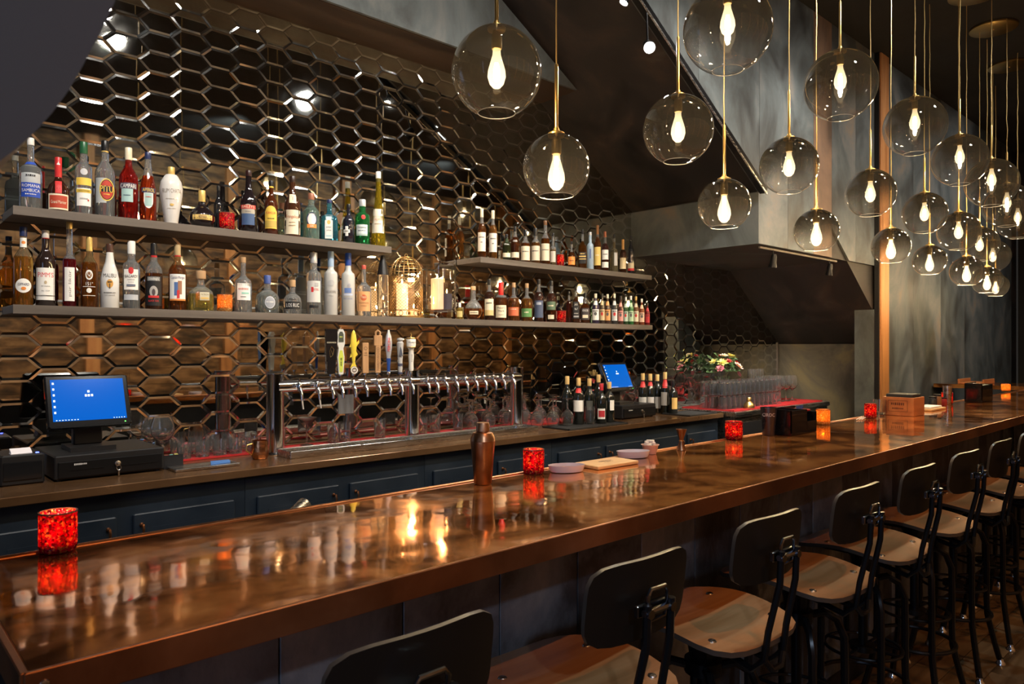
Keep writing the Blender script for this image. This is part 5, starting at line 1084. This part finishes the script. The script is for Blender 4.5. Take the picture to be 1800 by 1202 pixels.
wine(1169, 653, 'taller wine bottle with red neck and picture label, fourth in the right wine group', 3.425, gd, items=[('b', -.8, .5, .20, .52, (.35, .34, .32)), ('b', -.5, .5, .62, .82, RED)])
wine(1183, 668, 'wine bottle with ochre label, nearest the counter end', 3.345, BLK, items=[('b', -.2, .9, .14, .48, (.62, .40, .13))])

# ---------------------------------------------------------------- small things on the counter
p = G(437, 801, ZK); R = .042
t = thing('copper_mug', 'hammered copper mug standing left of the first beer column', 'mug', (p.x, 3.37, ZK + .0008), 0)
ham = noisy('hammered_copper', [(.3, (.55, .24, .11)), (.7, (.80, .42, .22))], 8, (.12, .25), metal=1, bump=.8, bscale=60, bdist=.003)
MB().lathe([(0, .001), (R * .8, .001), (R * .98, .015), (R, .05), (R * .88, .088), (R * .84, .088), (R * .93, .05), (R * .8, .01), (0, .006)], 28).build('cup', ham, t)
MB().tube([(-R * .9, 0, .075), (-R * 1.5, 0, .070), (-R * 1.6, 0, .045), (-R * .98, 0, .022)], .0035, 8).build('handle', brass, t)
p = G(400, 813, ZK)
t = thing('steel_tray', 'low steel tray holding a blue cloth beside the copper mug', 'tray', (1.19, 3.30, ZK + .0008), 0)
MB().bbox(-.13, .15, -.06, .06, 0, .012, .002).build('tray', steel, t, smooth=False)
MB().prism([(.03, -.03), (.12, -.02), (.13, .02), (.05, .03)], .0125, .020, 'z').build('cloth', paint((.05, .16, .45)), t, smooth=False)
t = thing('card_reader', 'black card reader with coloured cards right of the left cash drawer', 'card reader', (1.10, 3.42, ZK + .0008), -.15)
MB().prism([(-.06, 0), (.06, 0), (.06, .02), (-.06, .06)], -.04, .04, 'x').build('case', black, t, smooth=False)
for k, c in enumerate(((.5, .1, .08), (.1, .35, .3), (.45, .4, .1))): MB().bbox(-.028 + k * .02, -.014 + k * .02, -.02, .0, .048 + k * .002, .053 + k * .002, .0008).build('card', paint(c), t, smooth=False)

# ---------------------------------------------------------------- bouquet
p = Vector((6.08, 3.64, zm2 + .0))
t = thing('flower_bouquet', 'bouquet of cream, yellow and red flowers with dark leaves', 'bouquet', p, 0)
MB().lathe([(0, .001), (.045, .001), (.055, .02), (.05, .10), (.06, .17), (.056, .17), (.045, .10), (0, .01)], 20, T=Matrix.Diagonal((1, 1, 1.3, 1))).build('vase', thin, t)
q = random.Random(9); lf = MB()
for k in range(130):
    a = q.uniform(0, 6.28); el = q.uniform(-.3, 1.3); r = q.uniform(.07, .17); c = Vector((r * math.cos(a) * math.cos(el), r * math.sin(a) * math.cos(el) * .8, .31 + r * math.sin(el) * .8))
    d = Vector((math.cos(a), math.sin(a), q.uniform(-.6, .8))).normalized(); s = d.orthogonal().normalized() * q.uniform(.012, .022); L_ = q.uniform(.04, .07)
    n_ = d.cross(s).normalized() * .006
    lf.add([c, c + d * L_ * .4 + s + n_, c + d * L_, c + d * L_ * .4 - s + n_, c + d * L_ * .45], [(0, 1, 4), (1, 2, 4), (2, 3, 4), (3, 0, 4)])
for k in range(12):
    a = k * .52; lf.tube([(0, 0, .02), (.02 * math.cos(a), .02 * math.sin(a), .15), (.07 * math.cos(a), .07 * math.sin(a), .24)], .002, 5)
lf.build('foliage', noisy('leaf_green', [(.3, (.02, .05, .015)), (.7, (.06, .12, .03))], 9, (.4, .6)), t)['kind'] = 'stuff'
fl_m = {'cream': (.80, .66, .48), 'yellow': (.80, .68, .18), 'red': (.55, .04, .04), 'pink': (.55, .16, .20), 'peach': (.80, .50, .36)}
for nm, x, y, z, r in (('yellow', .045, -.06, .375, .055), ('yellow', -.10, -.06, .32, .05), ('peach', .035, -.14, .29, .045), ('red', .11, -.08, .315, .035), ('red', -.045, -.09, .335, .032), ('pink', -.14, -.06, .27, .035), ('pink', .13, -.09, .215, .03), ('cream', -.04, -.04, .385, .035), ('cream', .10, -.02, .37, .035), ('yellow', -.15, 0, .33, .035), ('red', .0, .02, .38, .03), ('cream', .12, .06, .33, .035)):
    r *= 1.3; z += .045; fm = MB(); base = Vector((x, y, z)); ax = (base - Vector((0, 0, .18))).normalized(); u = ax.orthogonal().normalized(); v = ax.cross(u)
    star = nm == 'yellow'
    for ly, (n_, sc_, op) in enumerate(((6 if star else 7, 1, .25), (6, .75, .65), (5, .48, 1.1))):
        for j in range(n_):
            a = j * 2 * math.pi / n_ + ly * .5; d = (u * math.cos(a) + v * math.sin(a)); sd = ax.cross(d); w_ = r * sc_ * (.22 if star else .42)
            tip = base + d * r * sc_ * math.cos(op) + ax * r * sc_ * math.sin(op); mid = base + d * r * sc_ * .55 * math.cos(op) + ax * r * sc_ * .62 * math.sin(op)
            fm.add([base, mid + sd * w_, tip, mid - sd * w_, mid + ax * (-.004)], [(0, 1, 4), (1, 2, 4), (2, 3, 4), (3, 0, 4)])
    o = fm.build('flower', M('petal_' + nm, fl_m[nm], .6), t, ang=80); o['label'] = nm + ' flower'

# ---------------------------------------------------------------- things on the bar
def onbar(px, py): p = G(px, py, ZT); p.z = ZT + .0008; return p
aged = noisy('aged_copper', [(.3, (.22, .10, .05)), (.5, (.42, .21, .11)), (.75, (.62, .36, .20))], 6, (.22, .42), metal=1.0)
p = onbar(832, 847); R = width_at(p, 43) / 2; h = 106 * fwd_of(p) / F
p.y = min(p.y, 1.60)
t = thing('cocktail_shaker', 'tall aged copper cobbler shaker at the back edge of the bar', 'shaker', p, 0)
MB().lathe([(0, 0), (R * .66, 0), (R * .72, .004), (R * .95, h * .60), (R, h * .66), (R * 1.0, h * .70), (0, h * .70)], 32).build('cup', aged, t)
MB().lathe([(R * 1.0, h * .70), (R * 1.02, h * .705), (R * 1.0, h * .715), (R * .98, h * .76), (R * .80, h * .835), (R * .52, h * .85), (R * .50, h * .86), (0, h * .86)], 32).build('strainer_top', aged, t)
MB().lathe([(R * .50, h * .855), (R * .56, h * .865), (R * .54, h * .97), (R * .50, h), (0, h)], 28).build('cap', aged, t)
white_g = M('white_ceramic', (.62, .60, .68), .25, coat=.4)
def ramekin(px, py, a, b, hh, label, rz, inside=None):
    p = onbar(px, py); t = thing('ramekin', label, 'dish', p, rz, 'white oval ramekins')
    N = 40; pr = [(0, 0.001), (.86, .001), (.90, .004), (1, hh), (.95, hh), (.86, .008), (0, .006)]; vs = []; fs = []
    mb = MB()
    m2 = Matrix.Diagonal((a, b, 1, 1))
    prm = [(r, z) for r, z in pr]
    mb.lathe(prm, N, T=m2)
    mb.v = [((x * (1 + (.02 if i % 2 else 0)), y * (1 + (.02 if i % 2 else 0)), z)) for i, (x, y, z) in enumerate(mb.v)]
    mb.build('dish', white_g, t)
    if inside: MB().lathe([(0, .008), (.84, .008), (.87, hh * .55), (0, hh * .6)], 24, T=m2).build('contents', paint(inside), t)
ramekin(996, 829, .060, .036, .022, 'oval white ramekin nearest the red votive, left of the wooden board', -.5, (.35, .18, .14))
ramekin(1113, 804, .062, .036, .024, 'oval white ramekin at the right end of the wooden board', -.5)
p = onbar(1061, 818)
t = thing('serving_board', 'pale wooden serving board with burnt emblem between two ramekins', 'board', p, -.05)
pine = noisy('board_pine', [(.3, (.52, .32, .13)), (.7, (.68, .46, .22))], 6, (.4, .55), stretch=(.6, 7, 4))
bo = MB().bbox(-.085, .115, -.055, .055, 0, .011, .002).build('board', pine, t, smooth=False)
mb = MB(); flat_text(mb, '~TAPHOUSE', .06, None, Matrix.Translation((.02, .012, .0114)) @ Matrix.Rotation(-math.pi / 2, 4, 'X')); flat_text(mb, '~* BAR *', .04, None, Matrix.Translation((.02, -.006, .0114)) @ Matrix.Rotation(-math.pi / 2, 4, 'X'))
mb.build('emblem', paint((.12, .06, .03)), bo, smooth=False)
p = onbar(1126, 797); p.y = 1.625; p.x += .02
t = thing('sugar_bowl', 'small pink tinted bowl heaped with white sugar cubes', 'bowl', p, 0)
MB().lathe([(0, 0), (.022, 0), (.030, .03), (.034, .034), (.031, .034), (.02, .006), (0, .005)], 24).build('bowl', M('pink_ceramic', (.52, .34, .30), .3), t)
q = random.Random(3)
for k in range(16):
    a = q.uniform(0, 6.28); r = q.uniform(0, .022); s = .005
    MB().bbox(-s, s, -s, s, -s, s, .0008).build('sugar_cube', M('sugar', (.82, .78, .74), .8), t, loc=(r * math.cos(a), r * math.sin(a), .030 + .010 * (k // 8) + (.006 if r < .01 else 0)), rz=q.uniform(0, 3), smooth=False)
p = onbar(1180, 789); p.y = min(p.y, 1.60)
t = thing('jigger', 'double ended copper jigger left of the red votive candle', 'jigger', p, 0)
MB().lathe([(0, .02), (.017, 0), (.018, 0), (.0175, .002), (.007, .034), (.007, .038), (.020, .078), (.0205, .080), (.019, .080), (.006, .042), (0, .042)], 24).build('cup', aged, t)
MB().lathe([(.007, .034), (.0095, .0345), (.0095, .0375), (.007, .038)], 20).build('collar', brass, t)
gun = noisy('gunmetal', [(.3, (.07, .06, .07)), (.7, (.13, .12, .13))], 6, (.22, .35), metal=.9)
def shaker_tin(px, py, wp, hp, label, text=None, m=gun):
    p = onbar(px, py); p.y = min(p.y, 1.60); R = width_at(p, wp) / 2; h = hp * fwd_of(p) / F
    t = thing('shaker_tin', label, 'shaker tin', p, face_cam(p), 'shaker tins on the bar')
    o = MB().lathe([(0, 0), (R * .70, 0), (R * .73, .004), (R * .98, h * .97), (R * 1.02, h * .98), (R * 1.02, h), (R * .96, h), (R * .70, .006), (0, .005)], 32).build('tin', m, t)
    if text:
        vs, fs = text_geo(text); W = max(v.x for v in vs) - min(v.x for v in vs); mb = MB(); z0 = h * .74; rr = R * .92
        mb.add([(v.x / W * R * 1.45, -math.sqrt(max(1e-9, rr * rr - (v.x / W * R * 1.45) ** 2)) - .0012, z0 + v.y * .016) for v in vs], fs); mb.build('lettering', paint((.55, .52, .55)), o, smooth=False)
shaker_tin(1330, 763, 30, 49, 'dark metal shaker tin with pale lettering next to the black napkin caddy', 'CIROC')
shaker_tin(1657, 711, 18, 33, 'brushed steel shaker tin behind a red votive far down the bar', None, steel)
p = onbar(1380, 763); p.y = 1.57; p.x += .07
t = thing('napkin_caddy', 'large black plastic napkin caddy with open compartments', 'caddy', p, .0)
MB().bbox(-.12, .13, -.055, .055, 0, .012, .002).bbox(-.12, -.114, -.055, .055, .01, .115, .001).bbox(.124, .13, -.055, .055, .01, .095, .001).bbox(-.12, .13, .049, .055, .01, .115, .001).bbox(-.12, .03, -.055, -.049, .01, .110, .001).bbox(.03, .13, -.055, -.049, .01, .055, .001).bbox(.027, .033, -.055, .055, .01, .11, .001).build('case', black_gloss, t, smooth=False)
MB().bbox(-.10, .02, -.045, .045, .013, .095, .002).build('napkins', paint((.05, .05, .05)), t, smooth=False)
for k in range(6): MB().tube([(.05 + k * .012, .0, .013), (.055 + k * .012, .005, .12)], .0025, 6).build('straw', paint((.03, .10, .32)), t)
MB().bbox(.04, .12, -.03, .045, .096, .104, .001).build('red_pad', red_rubber, t, smooth=False)
p = onbar(1345, 740); 
t = thing('cocktail_shaker', 'domed brass shaker top standing on the ice station behind the dark tin', 'shaker', (5.62, 3.115, zm2), 0)
MB().lathe([(0, 0), (.045, 0), (.046, .012), (.040, .035), (.024, .055), (.019, .06), (0, .06)], 28).build('strainer_top', brass_dull, t)
MB().lathe([(.018, .058), (.021, .062), (.020, .088), (.017, .092), (0, .092)], 24).build('cap', brass_dull, t)
# wooden caddy box, tumbler, steel things beyond
p = onbar(1580, 727); W = .085
t = thing('wooden_box', 'stained wooden box with framed burnt lettering on its front', 'box', (4.47, 1.545, ZT + .0008), 0)
wb2 = noisy('box_wood', [(.3, (.30, .10, .035)), (.7, (.46, .18, .06))], 5, (.35, .5), stretch=(.6, 4, 5))
bx_ = MB().bbox(-.006, .0, -.085, .085, 0, .105, .001).bbox(.16, .166, -.085, .085, 0, .105, .001).bbox(0, .16, -.085, -.079, 0, .105, .001).bbox(0, .16, .079, .085, 0, .105, .001).bbox(0, .16, -.079, .079, 0, .006, .001).build('case', wb2, t, smooth=False)
MB().bbox(.01, .15, -.07, .07, .0065, .122, .002).build('napkins', paint((.02, .02, .022)), t, smooth=False)
fr = MB(); T = Matrix.Translation((-.0065, 0, .055)) @ Matrix.Rotation(-math.pi / 2, 4, 'Z')
for a, b, c, d in ((-.05, .05, .030, .032), (-.05, .05, -.032, -.030), (-.052, -.050, -.032, .032), (.050, .052, -.032, .032)): fr.box(a, b, -.0006, 0, c, d, T=T)
flat_text(fr, '~MADEIRA', .085, .02, T @ Matrix.Translation((0, -.0006, .012))); flat_text(fr, '~VINEYARDS', .08, .012, T @ Matrix.Translation((0, -.0006, -.014)))
fr.build('lettering', paint((.09, .03, .012)), bx_, smooth=False)
glass_at('tumbler', tuple(onbar(1546, 729)), .035, .088, 'small clear tumbler between a red votive and the wooden box', None)
p = onbar(1505, 736); t = thing('drinking_straws', 'white wrapped straws lying at the back edge of the bar', 'straws', (p.x, 1.60, ZT + .001), .3)
for k in range(3): MB().tube([(-.08, k * .012, .004), (.08, k * .010 - .01, .004 + .001 * k)], .003, 6).build('straw', paint(WHT), t)
t = thing('serving_board', 'pale board with white napkins beyond the wooden box', 'board', (5.03, 1.56, ZT + .0008), 0)
MB().bbox(-.13, .13, -.06, .06, 0, .012, .002).build('board', pine, t, smooth=False); MB().bbox(-.10, .10, -.045, .045, .0125, .024, .002).build('napkins', paint(WHT), t, smooth=False)
for k, (x, c, hh) in enumerate(((5.24, (.03, .04, .05), .07), (5.33, (.30, .16, .07), .08), (5.44, (.40, .05, .05), .055))):
    t = thing('condiment_jar', ['small dark jar beyond the boards on the bar', 'small brown jar with black lid beyond the boards', 'short red jar left of the far steel tin'][k], 'jar', (x, 1.60, ZT + .0008), 0, 'small jars beyond the boards')
    MB().lathe([(0, 0), (.022, 0), (.024, .004), (.024, hh * .8), (.019, hh * .86), (0, hh * .86)], 18).build('jar_body', M('jar_%d' % k, c, .15, coat=.5), t); MB().lathe([(0, hh * .86), (.023, hh * .86), (.023, hh), (0, hh)], 18).build('lid', black, t)
p = onbar(1688, 708)
t = thing('napkin_caddy', 'black napkin caddy far down the bar behind the last red votive', 'caddy', (6.02, 1.54, ZT + .0008), 0)
MB().bbox(-.13, .13, -.055, .055, 0, .012, .002).bbox(-.13, -.124, -.055, .055, .01, .135, .001).bbox(.124, .13, -.055, .055, .01, .125, .001).bbox(-.13, .13, .049, .055, .01, .135, .001).bbox(-.13, .13, -.055, -.049, .01, .12, .001).build('case', black_gloss, t, smooth=False)
MB().bbox(-.11, .11, -.042, .042, .013, .12, .002).build('napkins', paint((.03, .03, .03)), t, smooth=False)
t = thing('menu_stand', 'low brown wooden tray on the bar return at the far end', 'tray', (8.9, 2.30, ZT + .0012), 0)
MB().bbox(-.2, .2, -.12, .12, 0, .015, .002).bbox(-.2, .2, .105, .12, .015, .05, .002).bbox(-.2, .2, -.12, -.105, .015, .05, .002).build('tray', wb2, t, smooth=False)
# speed rail things peeking over the back edge
p = V(518, 888, 2.35)
t = thing('ice_scoop', 'steel ice scoop handle peeking over the back edge of the bar', 'scoop', (p.x, 2.3, p.z - .0), .4)
MB().lathe([(0, -.06), (.022, -.055), (.026, .02), (.024, .02), (.020, -.05), (0, -.055)], 18, T=Matrix.Rotation(1.2, 4, 'Y')).build('scoop', steel, t)
MB().tube([(-.02, 0, -.02), (-.09, 0, -.05)], .008, 8).build('grip', paint(WHT), t)
t.hide_render = False
# under-bar sink bench that carries the scoop
t = thing('under_bar_bench', 'stainless under bar bench hidden behind the copper bar', 'bench', (2.2, 1.95, 0))
t2 = t
MB().bbox(-1.6, 2.4, -.27, .05, .72, .76, .004).build('top', steel, t, smooth=False)
for x in (-1.5, .4, 2.3): MB().bbox(x - .02, x + .02, -.25, .03, 0, .719, .002).build('leg', steel, t, smooth=False)

# ---------------------------------------------------------------- big dark shade close to the lens, upper left
def dark_shade():
    f0 = .62; ctr_px = (-165, -150); u = (ctr_px[0] - 900) / F; v = (HOR - ctr_px[1]) / F
    c = Vector((f0 * (CT + u * ST), f0 * (ST - u * CT), H + v * f0)); R = .205
    t = thing('lamp_shade', 'big smooth dark grey shade filling the upper left corner, out of focus', 'lamp shade', c)
    o = MB().lathe([(R * .96, -R * .28), (R, -R * .2), (R * .98, 0), (R * .86, R * .45), (R * .6, R * .75), (R * .25, R * .94), (.03, R), (.03, R + .05), (0, R + .05), (0, R + .04), (R * .5, R * .76), (R * .92, 0), (R * .94, -R * .28), (R * .96, -R * .28)], 48)
    return c
def bulkhead():
    """rounded plaster bulkhead close to the lens, hung from the ceiling"""
    P = [V(x, y, .62) for x, y in ((0, 283), (28, 262), (60, 233), (92, 198), (120, 160), (142, 122), (163, 82), (185, 40), (203, 0), (225, -55))]
    x_l = -1.2
    out = [(P[0].x - .25, P[0].z - .12), (P[0].x - .12, P[0].z - .075)] + [(p.x, p.z) for p in P] + [(P[-1].x + .35, ZC), (x_l, ZC), (x_l, P[0].z - .12)]
    mb = MB().prism(out, .62, 1.02, 'y')
    return struct(mb.build('trim_2', M('bulkhead_grey', (.075, .058, .052), .7), smooth=False))
bulkhead()

# ---------------------------------------------------------------- unseen glowing window added at the near end of the room as cool fill
wn = struct(MB().bbox(-2.6, -2.54, -2.0, .9, .8, .88, .004).bbox(-2.6, -2.54, -2.0, .9, 3.0, 3.08, .004).bbox(-2.6, -2.54, -2.0, -1.92, .88, 3.0, .004).bbox(-2.6, -2.54, .82, .9, .88, 3.0, .004).bbox(-2.6, -2.54, -.58, -.52, .88, 3.0, .004).build('fill_window', black, smooth=False))
MB().box(-2.595, -2.59, -1.92, .82, .88, 3.0).build('pane', M('cool_fill_glow', (.1, .1, .1), .2, emis=(.45, .62, 1), estr=1.1), wn, smooth=False)
